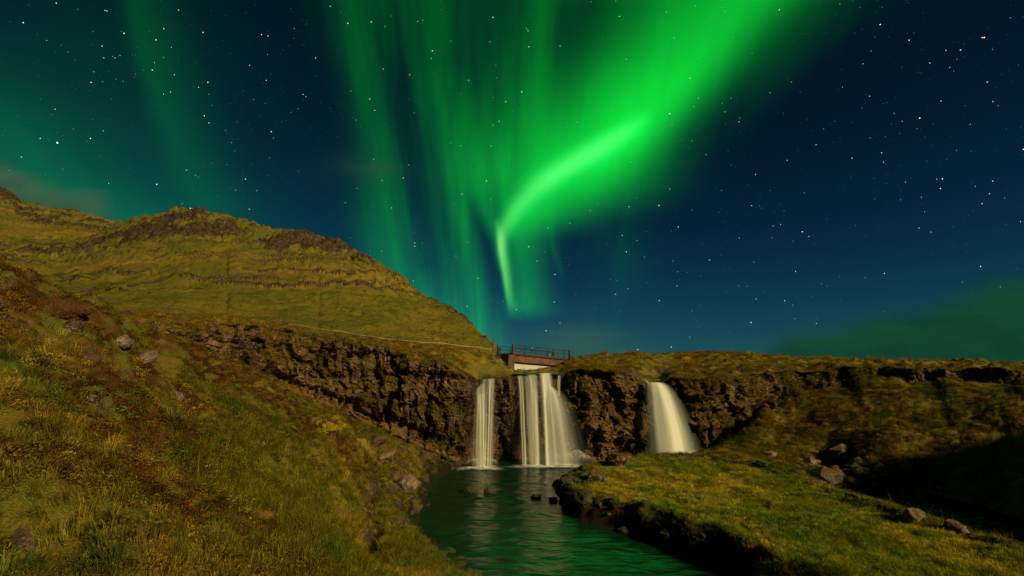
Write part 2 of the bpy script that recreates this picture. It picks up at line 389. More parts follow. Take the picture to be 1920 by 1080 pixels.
def tps_eval(fit, x, y):
    xy, c = fit; n = len(xy); x, y = np.asarray(x) / 10.0, np.asarray(y) / 10.0
    z = c[n] + c[n + 1] * x + c[n + 2] * y
    for i in range(n): z = z + c[i] * _k((x - xy[i, 0]) ** 2 + (y - xy[i, 1]) ** 2)
    return z
FIT = tps_fit(TP, 0.004)

def island_mask(x, y):
    poly = [PZ(px, py, 1.0) for px, py in ((1062,905),(1150,866),(1330,862),(1450,890),(1600,942),(1750,990),(1920,1050),(2300,1180),(1800,1180),(1500,1062),(1400,1022),(1285,976),(1165,944),(1095,926))]
    px_, py_ = [p[0] for p in poly], [p[1] for p in poly]
    inside = np.zeros(x.shape, bool); dist = np.full(x.shape, 1e9); n = len(poly)
    for i in range(n):
        x0, y0, x1, y1 = px_[i], py_[i], px_[(i + 1) % n], py_[(i + 1) % n]
        c = ((y0 > y) != (y1 > y)) & (x < (x1 - x0) * (y - y0) / (y1 - y0 + 1e-12) + x0)
        inside ^= c
        t = np.clip(((x - x0) * (x1 - x0) + (y - y0) * (y1 - y0)) / ((x1 - x0) ** 2 + (y1 - y0) ** 2), 0, 1)
        dist = np.minimum(dist, np.hypot(x - x0 - t * (x1 - x0), y - y0 - t * (y1 - y0)))
    return np.where(inside, dist, -dist)

def low_height(x, y):
    """height of the gorge floor, the near hillside, the island and the far slope, and how bare the ground is"""
    z = tps_eval(FIT, x, y)
    rock = np.zeros_like(z)
    sd = island_mask(x, y) + 0.20 * fbm(x * 1.1, y * 1.1, oct=3)
    top = 1.0 + 0.10 * fbm(x * .5, y * .5, oct=3) + 0.07 * np.maximum(0, 22 - y) / 6
    isl = sstep(sd, -0.30, 0.22)
    z = np.where(sd > -1.2, z * (1 - isl) + top * isl, z)
    rock = np.maximum(rock, sstep(sd, -.8, -.25) * (1 - sstep(sd, -0.05, .25)))
    # hummocks; calmer near the water and on the island
    amp = np.clip((z - 0.25) / 2.0, 0, 1) * (1 - 0.7 * isl)
    hum = fbm(x * .55 + 3, y * .55, oct=5, gain=.55)
    bil = np.abs(vnoise(x * .9, y * .9)) + .5 * np.abs(vnoise(x * 2.1 + 5, y * 2.1))
    near = np.clip((np.hypot(x, y) - 1.0) / 4.0, 0, 1)
    left = sstep(-x, 3, 8) * sstep(y, 4, 9)
    z = z + amp * near * (0.20 * hum + (0.20 + 0.28 * left) * (bil - 0.35)) + 0.07 * fbm(x * 2.2, y * 2.2, oct=4, gain=.6) * np.clip(z * 2, 0, 1)
    lump = sstep(x, -11, -8) * (1 - sstep(x, -4, -2)) * sstep(y, 14, 20) * sstep(z, .3, .8)
    z = z + lump * (.85 * (np.abs(vnoise(x * .6 + 4, y * .5)) + .4 * vnoise(x * 1.4, y * 1.2)) - .25)
    rock = np.maximum(rock, .85 * lump * sstep(x + .12 * y, -4.6, -3.6) * sstep(fbm(x * .9 + 2, y * .7, oct=4, gain=.6), -.35, .15))
    gl = [PD(690, 880, 22), PD(693, 940, 17.5), PD(696, 1000, 14), PD(702, 1060, 11.4)]
    gd = np.full(z.shape, 9.0)
    wob = .25 * vnoise(x * .9, y * .9)
    for a_, b_ in zip(gl, gl[1:]):
        t_ = np.clip(((x - a_[0]) * (b_[0] - a_[0]) + (y - a_[1]) * (b_[1] - a_[1])) / ((b_[0] - a_[0]) ** 2 + (b_[1] - a_[1]) ** 2), 0, 1)
        gd = np.minimum(gd, np.hypot(x - a_[0] - t_ * (b_[0] - a_[0]) + wob, y - a_[1] - t_ * (b_[1] - a_[1])))
    gm = np.exp(-(gd / .38) ** 2); z = z - .95 * gm; rock = np.maximum(rock, .9 * sstep(gm, .35, .7))
    crest = sstep(-x, 7, 10) * sstep(y, 7, 10)
    z = z + crest * .55 * (np.abs(vnoise(x * .42 + 8, y * .42)) + .5 * np.abs(vnoise(x * 1.05, y * 1.05 + 3)) - .45)
    # bank: a steeper bare edge just above the water line
    z = z + 0.35 * sstep(z, 0.02, 0.30) * (1 - sstep(z, 1.2, 2.2)) * (1 - isl)
    rock = np.maximum(rock, (1 - sstep(z, 0.35, 0.75)) * (1 - isl))
    return z, rock, isl
def red_and_shade(x, y):
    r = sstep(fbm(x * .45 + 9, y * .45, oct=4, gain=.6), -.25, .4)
    west_and_shade = sstep(-x - .12 * y, 3.0, 6.2) + 1.0 * (1 - sstep(np.hypot(x, y), 5.5, 9.5))  # rusty west side; the near-camera term darkens the heath in place of shade
    return np.clip(r * (.3 + .7 * np.clip(west_and_shade, 0, 1)) + .4 * np.clip(west_and_shade, 0, 1), 0, 1) * np.where(x > 3, .35, 1) + .75 * sstep(x + .35 * y, 26.5, 29) * (y > 5) * (.4 + .6 * r)

NC = 900
uu = np.linspace(-1.72, 1.72, NC)
fy, fz = np.interp(uu, cl_u, cl_fy), np.interp(uu, cl_u, cl_fz)
ty, tz = np.interp(uu, cl_u, cl_ty), np.interp(uu, cl_u, cl_tz)
away = np.ones(NC)
for a, b_ in falls_u: away = np.minimum(away, sstep(np.abs(uu - (a + b_) / 2), (b_ - a) / 2, (b_ - a) / 2 + .04))
scarp = sstep(uu, u_of(1400, 700), u_of(1480, 700))
rag = vnoise(uu * 14, uu * 0 + 2) + .6 * vnoise(uu * 37, uu * 0 + 5)
ty = ty + away * .45 * rag; fy = np.maximum(fy + away * .3 * rag, 1); tz = tz + away * (.16 * (vnoise(uu * 22, uu * 0 + 9) + .5 * vnoise(uu * 60, uu * 0)))
fz = fz + scarp * np.clip(tz - fz, 0, 3) * .45 * sstep(vnoise(uu * 17, uu * 0 + 31) + .5 * vnoise(uu * 45, uu * 0 + 3), -.25, .55)
NR = 430
s = np.linspace(0, 1, NR)[:, None]
Yl = 0.9 * (fy[None] / 0.9) ** s; Xl = Yl * uu[None]
Zl, rock_l, isl_l = low_height(Xl, Yl)
join = sstep(s, 0.955, 1.0)
Zl = Zl * (1 - join) + fz[None] * join
# slope -> bare earth
def steep(x, y, z):
    gy = np.gradient(z, axis=0) / np.maximum(np.gradient(y, axis=0), 1e-4)
    return np.abs(gy)
st = steep(Xl, Yl, Zl)
rock_l = np.maximum(rock_l, 0.8 * sstep(st, 1.3, 2.4))
ground = link('ground', mesh_np('ground', np.stack([Xl, Yl, Zl], -1).reshape(-1, 3), grid_faces(NR, NC), M_TURF, attrs={'rock': rock_l.ravel(), 'red': red_and_shade(Xl, Yl).ravel(), 'wet': (1 - sstep(Zl, .45, .95)).ravel()}), kind='structure')

# cliff: same columns, rows run up the wall
NV = 150
hgt = np.maximum(tz - fz, 0.05)
v_ = np.linspace(0, 1, NV)[:, None]
hh = fz[None] + hgt[None] * v_
prof = sstep(v_, 0, 1) * 0.15 + v_ * 0.85
Yc0 = fy[None] + (ty - fy)[None] * prof
Xc0 = Yc0 * uu[None]
tx_, ty_ = np.gradient(uu * ty), np.gradient(ty)
nl = np.hypot(tx_, ty_); nx, ny = ty_ / nl, -tx_ / nl            # plan normal towards the gorge
q = 25; kern = np.hanning(2 * q + 1); kern /= kern.sum()
nx = np.convolve(np.pad(nx, q, 'edge'), kern, 'valid'); ny = np.convolve(np.pad(ny, q, 'edge'), kern, 'valid'); nl = np.hypot(nx, ny); nx /= nl; ny /= nl
along = np.concatenate([[0], np.cumsum(np.hypot(np.diff(uu * ty), np.diff(ty)))])[None] + 0 * v_
wx = along + 0.35 * fbm(along * .7, hh * .7, oct=3); wz = hh + 0.35 * fbm(along * .7 + 40, hh * .7, oct=3)
def blocks(x, y, seed):
    """flat cells: distance to the border, random push, random face tilt"""
    ix, iy = np.floor(x).astype(int), np.floor(y).astype(int)
    f1 = np.full(x.shape, 9.0); f2 = f1.copy(); rid = np.zeros(x.shape); tl = np.zeros(x.shape)
    for a in (-1, 0, 1):
        for b in (-1, 0, 1):
            jx, jy = ix + a, iy + b; k = np.full(x.shape, seed)
            dx, dy = x - jx - .15 - .7 * _hash(jx, jy, k), y - jy - .15 - .7 * _hash(jx + 71, jy, k); d = np.maximum(np.abs(dx), np.abs(dy)) * .55 + np.hypot(dx, dy) * .45
            near = d < f1
            f2 = np.where(near, f1, np.minimum(f2, d))
            tl = np.where(near, dx * (_hash(jx, jy + 9, k) - .5) + dy * (_hash(jx, jy + 23, k) - .62), tl)
            rid = np.where(near, _hash(jx, jy + 41, k), rid); f1 = np.where(near, d, f1)
    return f2 - f1, rid, tl
e1, r1, t1 = blocks(wx / 1.6, wz / 4.2, 3); e2, r2, t2 = blocks(wx / .60 + 9, wz / 1.7, 5); e3, r3, t3 = blocks(wx / .30 + 4, wz / .38, 8)
disp = .95 * (r1 - .5) + .7 * t1 + .60 * (r2 - .5) + .5 * t2 + .20 * (r3 - .5) + .16 * t3 - .55 * (1 - sstep(e1, 0, .10)) - .24 * (1 - sstep(e2, 0, .12)) - .06 * (1 - sstep(e3, 0, .15))
disp += 0.55 * fbm(along * .28, hh * .33 + 7, oct=3) + .10 * fbm(along * 3, hh * 3, oct=3)
# ledges, an undercut near the foot
rel = (hh - fz[None])
disp += 0.30 * fbm(along * .12, hh * 1.1 + 30, oct=2)
disp -= 0.9 * np.clip(hgt - 2.5, 0, 1)[None] * (1 - sstep(np.abs(v_ - 0.14), .02, .13)) * sstep(fbm(along * .2 + 3, hh * 0), -.5, .2)
fm = np.ones(NC)
for a, b_ in falls_u:
    c_, h_ = (a + b_) / 2, (b_ - a) / 2
    fm = np.minimum(fm, sstep(np.abs(uu - c_), h_ * 0.9, h_ * 0.9 + .018))
scale_h = np.clip(hgt / 3.0, 0.0, 1.0)[None]
ends = sstep(v_, 0, .06) * (1 - sstep(v_, .93, 1.0))
out_d = disp * (0.35 + 0.65 * scale_h) * sstep(hgt, 0.15, 0.9)[None] * np.maximum(ends, .0) * (0.25 + 0.75 * fm[None]) - 0.35 * (1 - fm[None]) * ends
Xc, Yc, Zc = Xc0 + nx[None] * out_d, Yc0 + ny[None] * out_d, hh + 0.12 * ends * fbm(along * 1.3, hh * 1.3 + 60, oct=3) * scale_h
cliff = link('cliff', mesh_np('cliff', np.stack([Xc, Yc, Zc], -1).reshape(-1, 3), grid_faces(NV, NC), M_CLIFF, smooth=False, attrs={'pale': (sstep(uu, u_of(340, 650), u_of(380, 650)) * (1 - sstep(uu, u_of(500, 650), u_of(640, 650))) * np.ones((NV, 1)) * sstep(fbm(along * .5, hh * .6 + 90, oct=3), -.2, .3) + .35 * sstep(fbm(along * .25 + 7, hh * .2, oct=3), .05, .5)).ravel()}), kind='structure')

# upland behind the edge: knots (px, [(py, y) or ('z', z, y)...]) per column, four knots each
UP = [(-520,[(455,22),(470,32),('z',22,50)]), (0,[(560,25),(566,34),('z',12.4,50)]), (180,[(594,26),(590,34),('z',11.6,50)]), (345,[(599,31),(596,36),('z',11.5,50)]), (450,[(606,32.5),(604,37),('z',11.1,50)]),
      (560,[(619,34.5),(617,38),('z',10.6,50)]), (680,[(640,36.5),(636,40),('z',10.0,50)]), (760,[(651,37.5),(645,41),('z',9.5,50)]), (850,[(668,38.5),(655,42),('z',9.0,50)]), (900,[(684,39),(662,43),('z',8.7,50)]),
      (935,[(692,39.2),(668,43.5),('z',8.4,48)]), (962,[(700,39.5),(699,43),('z',6.8,50)]), (1000,[(699,40),(695,43.2),('z',6.8,50)]), (1045,[(696,40.5),(691,45),('z',7.1,52)]), (1075,[(686,40.5),(672,47),(674,52)]), (1110,[(684,41),(670,47),(668,53)]), (1190,[(686,42),(668,48),(661,55)]),
      (1230,[(694,42.5),(672,48),(660,55)]), (1340,[(690,43),(667,49),(661,56)]), (1435,[(684,44),(670,49),(666,54)]), (1510,[(685,45),(676,48.5),(671,52)]), (1700,[(684,41),(679,44.5),(676,48)]), (1920,[(688,37),(685,39.5),(682.5,42)]), (2440,[(700,29),(696,31),(692,34)])]
up_u, up_y, up_z = [], [], []
for px, kn in UP:
    up_u.append(u_of(px, 680)); ky, kz = [], []
    for k in kn:
        if k[0] == 'z': ky.append(k[2]); kz.append(k[1])
        else: ky.append(k[1]); kz.append(PD(px, *k)[2])
    up_y.append(ky); up_z.append(kz)
up_u, up_y, up_z = np.array(up_u), np.array(up_y), np.array(up_z)
KY = np.stack([ty] + [np.interp(uu, up_u, up_y[:, i]) for i in range(3)] + [np.interp(uu, up_u, up_y[:, 2]) + 25, np.full(NC, 400.0), np.full(NC, 6000.0)])
zc = np.interp(uu, up_u, up_z[:, 2])
KZ = np.stack([tz] + [np.interp(uu, up_u, up_z[:, i]) for i in range(3)] + [np.minimum(zc - 1.4, 6.2), np.full(NC, 5.6), np.full(NC, 2.0)])
seg_n = [34, 46, 46, 14, 8, 6]
Yu, Zu = [], []
for i, n in enumerate(seg_n):
    tt = np.linspace(0, 1, n, endpoint=(i == 5))[:, None]
    if i >= 4: yy = KY[i][None] * (KY[i + 1] / KY[i])[None] ** tt
    else: yy = KY[i][None] + (KY[i + 1] - KY[i])[None] * tt
    Yu.append(yy); Zu.append(KZ[i][None] + (KZ[i + 1] - KZ[i])[None] * tt)
Yu, Zu = np.concatenate(Yu), np.concatenate(Zu)
# round the knots off
for _ in range(6):
    Zs = Zu.copy(); Zs[1:-1] = (Zu[:-2] + 2 * Zu[1:-1] + Zu[2:]) / 4
    keep = np.zeros_like(Zu); keep[:3] = 1
    Zu = np.where(keep > 0, Zu, Zs)
Xu = Yu * uu[None]
edge_d = Yu - ty[None]
lip = np.ones(NC)
for a, b_ in falls_u:
    lip = np.minimum(lip, sstep(np.abs(uu - (a + b_) / 2), (b_ - a) / 2, (b_ - a) / 2 + .02))
damp = sstep(edge_d, 0, 1.2) * (1 - sstep(Yu, 60, 90)) * (0.25 + 0.75 * np.maximum(lip[None], sstep(edge_d, 1.5, 4)))
Zu = Zu + damp * (0.22 * fbm(Xu * .5, Yu * .5, oct=4) + 0.30 * (np.abs(vnoise(Xu * 1.1, Yu * 1.1)) - .3) + .08 * fbm(Xu * 2.3, Yu * 2.3, oct=2))
rk = 0.85 * sstep(vnoise(Xu * .6 + 50, Yu * .6) + .6 * vnoise(Xu * 1.9, Yu * 1.9), .1, .55) * (1 - .7 * sstep(edge_d, 3, 8))
upland = link('terrain', mesh_np('upland', np.stack([Xu, Yu, Zu], -1).reshape(-1, 3), grid_faces(len(Yu), NC), M_TURF, attrs={'rock': rk.ravel(), 'red': (.4 * red_and_shade(Xu, Yu)).ravel()}), kind='structure')

# coarse country round and behind the camera, just under the fine sheets
gx, gy = np.meshgrid(np.linspace(-90, 90, 150), np.linspace(-90, 32, 110))
allp = np.concatenate([TP, [PD(c[0], *c[2]) for c in CL]])
gz = tps_eval(FIT, gx, gy)
gz = np.clip(gz, -1.5, 22) - 0.25
uin = np.abs(gx) / np.maximum(gy, .01)
gz = np.where((gy > 1.0) & (uin < 1.70), gz - 1.2, gz) + 0.15 * fbm(gx * .4, gy * .4, oct=3)
under = (gy > 0) & (uin < 1.72) & (gy > np.interp(gx / np.maximum(gy, .01), cl_u, cl_fy) - 3)
gz = np.where(under, np.minimum(gz, np.interp(gx / np.maximum(gy, .01), cl_u, cl_fz) - 2), gz)
back = link('ground', mesh_np('country', np.stack([gx, gy, gz], -1).reshape(-1, 3), grid_faces(110, 150), M_TURF, attrs={'rock': np.zeros(gx.size), 'red': red_and_shade(gx, gy).ravel()}), kind='structure')

# ------------------------------------------------------------------ hills
def make_hill(name, pts_base, pts_ridge, px0, px1, y0, ridge_y, nc, nr, seed):
    px = np.linspace(px0, px1, nc)
    rb = np.interp(px, *zip(*pts_base)); rr = np.interp(px, *zip(*pts_ridge)); ry = np.interp(px, *zip(*ridge_y))
    jag = 3.0 * vnoise(px / 23 + seed, px * 0) + 2.0 * vnoise(px / 8, px * 0 + seed) + 1.2 * vnoise(px / 3.5, px * 0 + seed)
    t = np.concatenate([np.linspace(0, 1, nr), 1 + np.linspace(0.03, 0.6, 12)])[:, None]
    tf = np.minimum(t, 1.0)
    y = y0 + (ry[None] - y0) * t ** 1.15
    row = rb[None] + (rr - rb)[None] * tf + jag[None] * tf ** 10
    dyv = (540 - row) / FPX
    den = CP - SP * dyv
    z = CAM_Z + np.where(t <= 1, y, y0 + (ry[None] - y0)) * (SP + CP * dyv) / den
    z = z - np.maximum(t - 1, 0) * (ry[None] - y0) * 0.55
    u = ((px - 960) / FPX)[None] / den
    x = y * u
    along = x * .8
    # strata: tilted benches with small crags, gullies that run down
    lvl = (z - 0.10 * x) / 3.1 + 0.4 * fbm(x * .018, y * .018 + seed, oct=3)
    fr = lvl - np.floor(lvl)
    cell = _hash(np.floor(lvl).astype(int), np.zeros(z.shape, int), np.zeros(z.shape, int))
    strong = sstep(vnoise(x * .03 + cell * 50, y * .01 + seed), -.25, .45)
    bench = (sstep(fr, .0, .13) * .5 - fr * .5) * strong
    gul = np.zeros_like(z)
    for gp, gw, gd in ((420, 4, 1.7), (592, 3.5, .7), (362, 2.5, .7), (250, 14, .5)):
        gul += gd * (.55 + .6 * vnoise(row / 13, row * 0 + gp)) * np.exp(-((px[None] + 10 * vnoise(row / 40, row * 0 + gp) - gp) / gw) ** 2) * (1 - sstep(tf, .45, .75))
    topm = sstep(tf, .70 + .18 * sstep(px[None], 450, 800), .80 + .18 * sstep(px[None], 450, 800)) * (1 - .5 * sstep(px[None], 820, 930))
    crag, ce, cr = worley(x / 13, y / 13, z / 8)
    c2_, ce2, cr2 = worley(x / 4.5, y / 6.0, z / 6.0)
    rough = fbm(x * .05, y * .05, z * .05, oct=5)
    fine_ = fbm(x * .22, y * .22, z * .22, oct=4, gain=.6)
    dz = 3.3 * bench - gul + 1.2 * rough + .75 * fine_ + topm * (1.7 * (cr - .5) + .9 * rough + 1.5 * (cr2 - .5) - 1.2 * (1 - sstep(ce2, 0, .25)))
    z = z + dz * sstep(tf, 0, .06) * np.where(t > 1, .5, 1) * (1 - .75 * sstep(tf, .93, 1)) * np.clip(y / 130, .25, 1.5)
    rock = np.maximum(.80 * strong * (1 - sstep(np.abs(fr - .05), .04, .20)), .75 * np.clip(gul - .3, 0, 1))
    rock = np.maximum(rock, topm * .9 * sstep(rough + .6 * (cr - .5) + .5 * fine_, -.05, .45))
    red = .15 * sstep(rough, 0, .6)
    v = np.stack([x, y, z], -1).reshape(-1, 3)
    return link(name, mesh_np(name, v, grid_faces(len(t), nc), M_HILL, attrs={'rock': rock.ravel(), 'red': red.ravel()}), kind='structure')
base_row = [(-500,640),(0,600),(195,612),(450,630),(680,660),(850,676),(935,690),(965,700)]
hill = make_hill('hill', base_row, [(-500,470),(0,452),(100,456),(170,442),(225,418),(255,407),(315,396),(330,388),(372,390),(430,402),(500,424),(570,432),(640,455),(710,490),(760,522),(800,550),(870,594),(920,636),(930,652),(965,700)],
                 -500, 962, 47, [(-500,260),(0,270),(330,300),(640,250),(800,190),(900,140),(965,110)], 620, 240, 1)
hill2 = make_hill('hill', [(-500,560),(400,520),(520,500)], [(-500,250),(-120,318),(0,350),(12,352),(40,374),(75,386),(110,390),(150,397),(200,408),(240,416),(300,440),(520,500)], -500, 520, 190, [(-500,520),(520,480)], 330, 120, 9)

# ------------------------------------------------------------------ where things stand
def col_interp(Yg, Zg, x, y):
    u = x / max(y, 1e-3); c = (u + 1.72) / 3.44 * (NC - 1)
    c = min(max(c, 0), NC - 1.001); i = int(c); f = c - i
    a = np.interp(y, Yg[:, i], Zg[:, i]); b = np.interp(y, Yg[:, i + 1], Zg[:, i + 1])
    return a * (1 - f) + b * f
def ground_z(x, y): return col_interp(Yl, Zl, x, y)
def upland_z(x, y): return col_interp(Yu, Zu, x, y)
def hit(px, py, y0=2.0, y1=45.0):       # where the view ray through a pixel meets the gorge ground or the water
    d = ray(px, py)
    for y in np.arange(y0, y1, 0.05):
        t = y / d[1]; x = d[0] * t; z = CAM_Z + d[2] * t
        u = x / y
        if y > np.interp(u, uu, fy): break
        g = max(ground_z(x, y), -0.02)
        if z <= g: return np.array([x, y, g])
    return PD(px, py, float(np.interp(d[0] / d[1], uu, fy)))

# ------------------------------------------------------------------ river
def mat_water():
    m, b, out = new_mat('river_water')
    tc = b.node('ShaderNodeTexCoord').outputs['Object']
    mp = b.node('ShaderNodeMapping'); b.nt.links.new(tc, mp.inputs[0]); mp.inputs['Scale'].default_value = (0.45, 1.3, 1); mp.inputs['Rotation'].default_value = (0, 0, .25)
    n1 = b.noise(mp.outputs[0], 1.1, 3, 0.55, 0.6); n2 = b.noise(mp.outputs[0], 4.0, 3, 0.5, 0.4)
    p = principled(b, out, (.001, .026, .010), 0.25, b.m('ADD', b.m('MULTIPLY', n1, 1.0), b.m('MULTIPLY', n2, .06)), 0.6, 0.22, 1.0)
    p.inputs['IOR'].default_value = 1.40
    return m
M_WATER = mat_water()
wx_, wy_ = np.meshgrid(np.linspace(-11, 34, 300), np.linspace(2, 40, 330))
wz_ = 0.030 * fbm(wx_ * .8, wy_ * 1.5, oct=3) + .05 * np.exp(-((wx_ + 1) / 2.5) ** 2 - ((wy_ - 27) / 2.5) ** 2) * vnoise(wx_ * 1.6, wy_ * 3)
river = link('river', mesh_np('river', np.stack([wx_, wy_, wz_], -1).reshape(-1, 3), grid_faces(330, 300), M_WATER), kind='structure')

# ------------------------------------------------------------------ waterfalls
def mat_fall(name, body, streak, freq, edge, seed, fade=0.0, er=None):
    m, b, out = new_mat(name)
    uv = b.node('ShaderNodeUVMap').outputs[0]; sp = b.node('ShaderNodeSeparateXYZ'); b.nt.links.new(uv, sp.inputs[0])
    u, v = sp.outputs[0], sp.outputs[1]
    e = b.m('MULTIPLY', b.step(u, 0.0, edge), b.step(u, 1.0, 1.0 - (er or edge)))
    n = b.noise(b.vec(b.m('MULTIPLY', u, freq), b.m('MULTIPLY', v, 0.7), seed), 1.0, 4, 0.6)
    n2 = b.noise(b.vec(b.m('MULTIPLY', u, freq * 3.7), b.m('MULTIPLY', v, 1.2), seed + 5), 1.0, 2, 0.5)
    a = b.m('ADD', body, b.m('MULTIPLY', b.m('ADD', b.step(n, 0.36, 0.66), b.m('MULTIPLY', b.m('SUBTRACT', n2, .5), .22)), streak))
    a = b.m('MULTIPLY', b.m('MULTIPLY', a, e), b.step(v, 0.0, 0.05), clamp=True)
    if fade: a = b.m('MULTIPLY', a, b.m('SUBTRACT', 1.0, b.m('MULTIPLY', b.step(v, 0.35, 1.0), fade)))
    d = b.node('ShaderNodeBsdfDiffuse'); d.inputs[0].default_value = (.74, .76, .70, 1)
    t = b.node('ShaderNodeBsdfTranslucent'); t.inputs[0].default_value = (.74, .76, .70, 1)
    mx = b.node('ShaderNodeMixShader'); mx.inputs[0].default_value = .3; b.nt.links.new(d.outputs[0], mx.inputs[1]); b.nt.links.new(t.outputs[0], mx.inputs[2])
    tr = b.node('ShaderNodeBsdfTransparent'); m2 = b.node('ShaderNodeMixShader')
    b.put(m2.inputs[0], a); b.nt.links.new(tr.outputs[0], m2.inputs[1]); b.nt.links.new(mx.outputs[0], m2.inputs[2])
    b.nt.links.new(m2.outputs[0], out.inputs[0])
    return m
M_THICK = mat_fall('white_water', .72, .4, 7, .34, 1.0)
M_STRAND = mat_fall('water_strand', .30, .62, 3.2, .45, 4.0)
M_VEIL = mat_fall('water_veil', .05, .50, 9, .3, 9.0)
M_BULGE = mat_fall('water_bulge', .38, .35, 6, .25, 13.0, .30, .75)
M_FLARE = mat_fall('water_flare', .45, .4, 6, .30, 17.0, .2, .5)
def fall_sheet(name, parent, lip, bot, mat, bulge=.25, power=2.0, n=40, m=44, over=.25):
    """water that leaves a lip and falls: level speed, growing drop"""
    (l0, l1), (b0, b1) = lip, bot
    a = np.linspace(0, 1, n)[None, :, None]; tau = np.linspace(0, 1, m)[:, None, None]
    L = l0 * (1 - a) + l1 * a; B = b0 * (1 - a) + b1 * a
    P = L + (B - L) * tau
    P[..., 2] = (L + (B - L) * tau ** power)[..., 2]
    P[..., 1] -= bulge * np.sin(math.pi * a[..., 0]) * (0.3 + 0.7 * tau[..., 0])
    P[..., 1] += (.11 * fbm(a[..., 0] * 4 + l0[0], tau[..., 0] * .6 + l0[2], oct=2) + .012 * vnoise(a[..., 0] * 17, tau[..., 0] * 1.0)) * tau[..., 0]
    P[..., 0] += .05 * vnoise(a[..., 0] * 5 + l0[0], tau[..., 0] * 3.0) * tau[..., 0]
    if over:                            # short level run before the lip
        pre = L + np.array([0, over, 0.03]); P = np.concatenate([pre, P])
    nr = P.shape[0]
    uv = np.stack([np.broadcast_to(a[..., 0], (nr, n)), np.broadcast_to(np.linspace(0, 1, nr)[:, None], (nr, n))], -1).reshape(-1, 2)
    return link(name, mesh_np(name, P.reshape(-1, 3), grid_faces(nr, n), mat, uv=uv), parent)
def mat_foam(name, dens, seed, pw=1.0):
    m, b, out = new_mat(name)
    uv = b.node('ShaderNodeUVMap').outputs[0]; sp = b.node('ShaderNodeSeparateXYZ'); b.nt.links.new(uv, sp.inputs[0])
    tc = b.node('ShaderNodeTexCoord').outputs['Object']
    n = b.noise(tc, 2.2, 4, .6, .5)
    a = b.m('MULTIPLY', b.m('MULTIPLY', b.m('POWER', b.step(sp.outputs[0], 1.0, 0.05), pw), b.m('ADD', .45, b.step(n, .3, .7))), dens, clamp=True)
    d = b.node('ShaderNodeBsdfDiffuse'); d.inputs[0].default_value = (.82, .84, .81, 1)
    tr = b.node('ShaderNodeBsdfTransparent'); mx = b.node('ShaderNodeMixShader')
    b.put(mx.inputs[0], a); b.nt.links.new(tr.outputs[0], mx.inputs[1]); b.nt.links.new(d.outputs[0], mx.inputs[2]); b.nt.links.new(mx.outputs[0], out.inputs[0])
    return m
M_FOAM = mat_foam('foam', .95, 2.0); M_SPRAY = mat_foam('spray', .24, 5.0, 1.4)
def foam(parent, c, rx, ry, h=.05, mat=None, name='foam'):
    nr, nc = 14, 40
    r = np.linspace(0, 1, nr)[:, None]; th = np.linspace(0, 2 * math.pi, nc)[None]
    wob = 1 + .18 * np.sin(3 * th + c[0]) + .1 * np.sin(7 * th + 2 * c[1])
    x, y = c[0] + rx * r * np.cos(th) * wob, c[1] + ry * r * np.sin(th) * wob
    z = .06 + h * (1 - r ** 2) + .03 * vnoise(x * 3, y * 3)
    uv = np.stack([r + 0 * th, th / 6.283 + 0 * r], -1).reshape(-1, 2)
    return link(name, mesh_np(name, np.stack([x, y, z], -1).reshape(-1, 3), grid_faces(nr, nc), mat or M_FOAM, uv=uv), parent)
def thing(name, loc, label, cat, group=None):
    o = bpy.data.objects.new(name, None); COL.objects.link(o); o.location = loc; o['label'] = label; o['category'] = cat
    o.empty_display_size = .2
    if group: o['group'] = group
    return o
def under(parent, o):                   # parent an object built in world space, keeping its place
    o.parent = parent; o.matrix_parent_inverse = Matrix.Translation(parent.location).inverted(); return o
GF = 'waterfalls over the cliff'
# left fall
wf = thing('waterfall', (PZ(905, 877, 0)), 'narrow leftmost waterfall in two thin strands beside the dark cliff', 'waterfall', GF)
def S(px, py, y): return PD(px, py, y)
def fall(parent, *a, **k): return under(parent, fall_sheet('stream', None, *a, **k))
fall(wf, (S(899,712,36.3), S(930,709,36.4)), (S(893,876,35.5), S(929,875,35.6)), M_VEIL)
fall(wf, (S(890,731,36.0), S(912,712,36.2)), (S(884,877,35.2), S(906,877,35.2)), M_STRAND, bulge=.12)
fall(wf, (S(893,740,35.9), S(910,738,36.0)), (S(890,877,35.0), S(914,877,35.0)), M_STRAND, bulge=.1, over=.1)
fall(wf, (S(915,711,36.3), S(929,710,36.3)), (S(908,877,35.3), S(925,877,35.3)), M_STRAND, bulge=.1)
under(wf, foam(None, PZ(902, 879, 0), 2.0, .95))
for px, rx, h in ((890, .8, .6), (905, .9, .7), (922, .7, .5)): under(wf, foam(None, PZ(px, 876, 0), rx, .6, h, M_SPRAY, 'spray'))
# middle fall
wf = thing('waterfall', (PZ(1030, 873, 0)), 'broad middle waterfall under the bridge, fanning out to the right', 'waterfall', GF)
fall(wf, (S(966,706,37.0), S(1036,703,37.2)), (S(972,871,36.0), S(1062,868,36.3)), M_VEIL, bulge=.1, n=70)
fall(wf, (S(967,705,36.9), S(980,704,36.9)), (S(977,872,35.9), S(989,872,35.9)), M_STRAND, bulge=.08)
fall(wf, (S(984,703,36.9), S(1008,702,36.9)), (S(991,872,35.8), S(1019,872,35.8)), M_STRAND, bulge=.12)
fall(wf, (S(1008,700,36.9), S(1034,699,36.9)), (S(1017,872,35.6), S(1047,871,35.6)), M_THICK, bulge=.15)
fall(wf, (S(1012,733,36.6), S(1050,732,36.6)), (S(1020,872,35.4), S(1112,869,35.4)), M_BULGE, bulge=.35, n=60)
fall(wf, (S(1020,720,36.7), S(1040,728,36.6)), (S(1030,872,35.3), S(1082,871,35.3)), M_FLARE, bulge=.2, n=60)
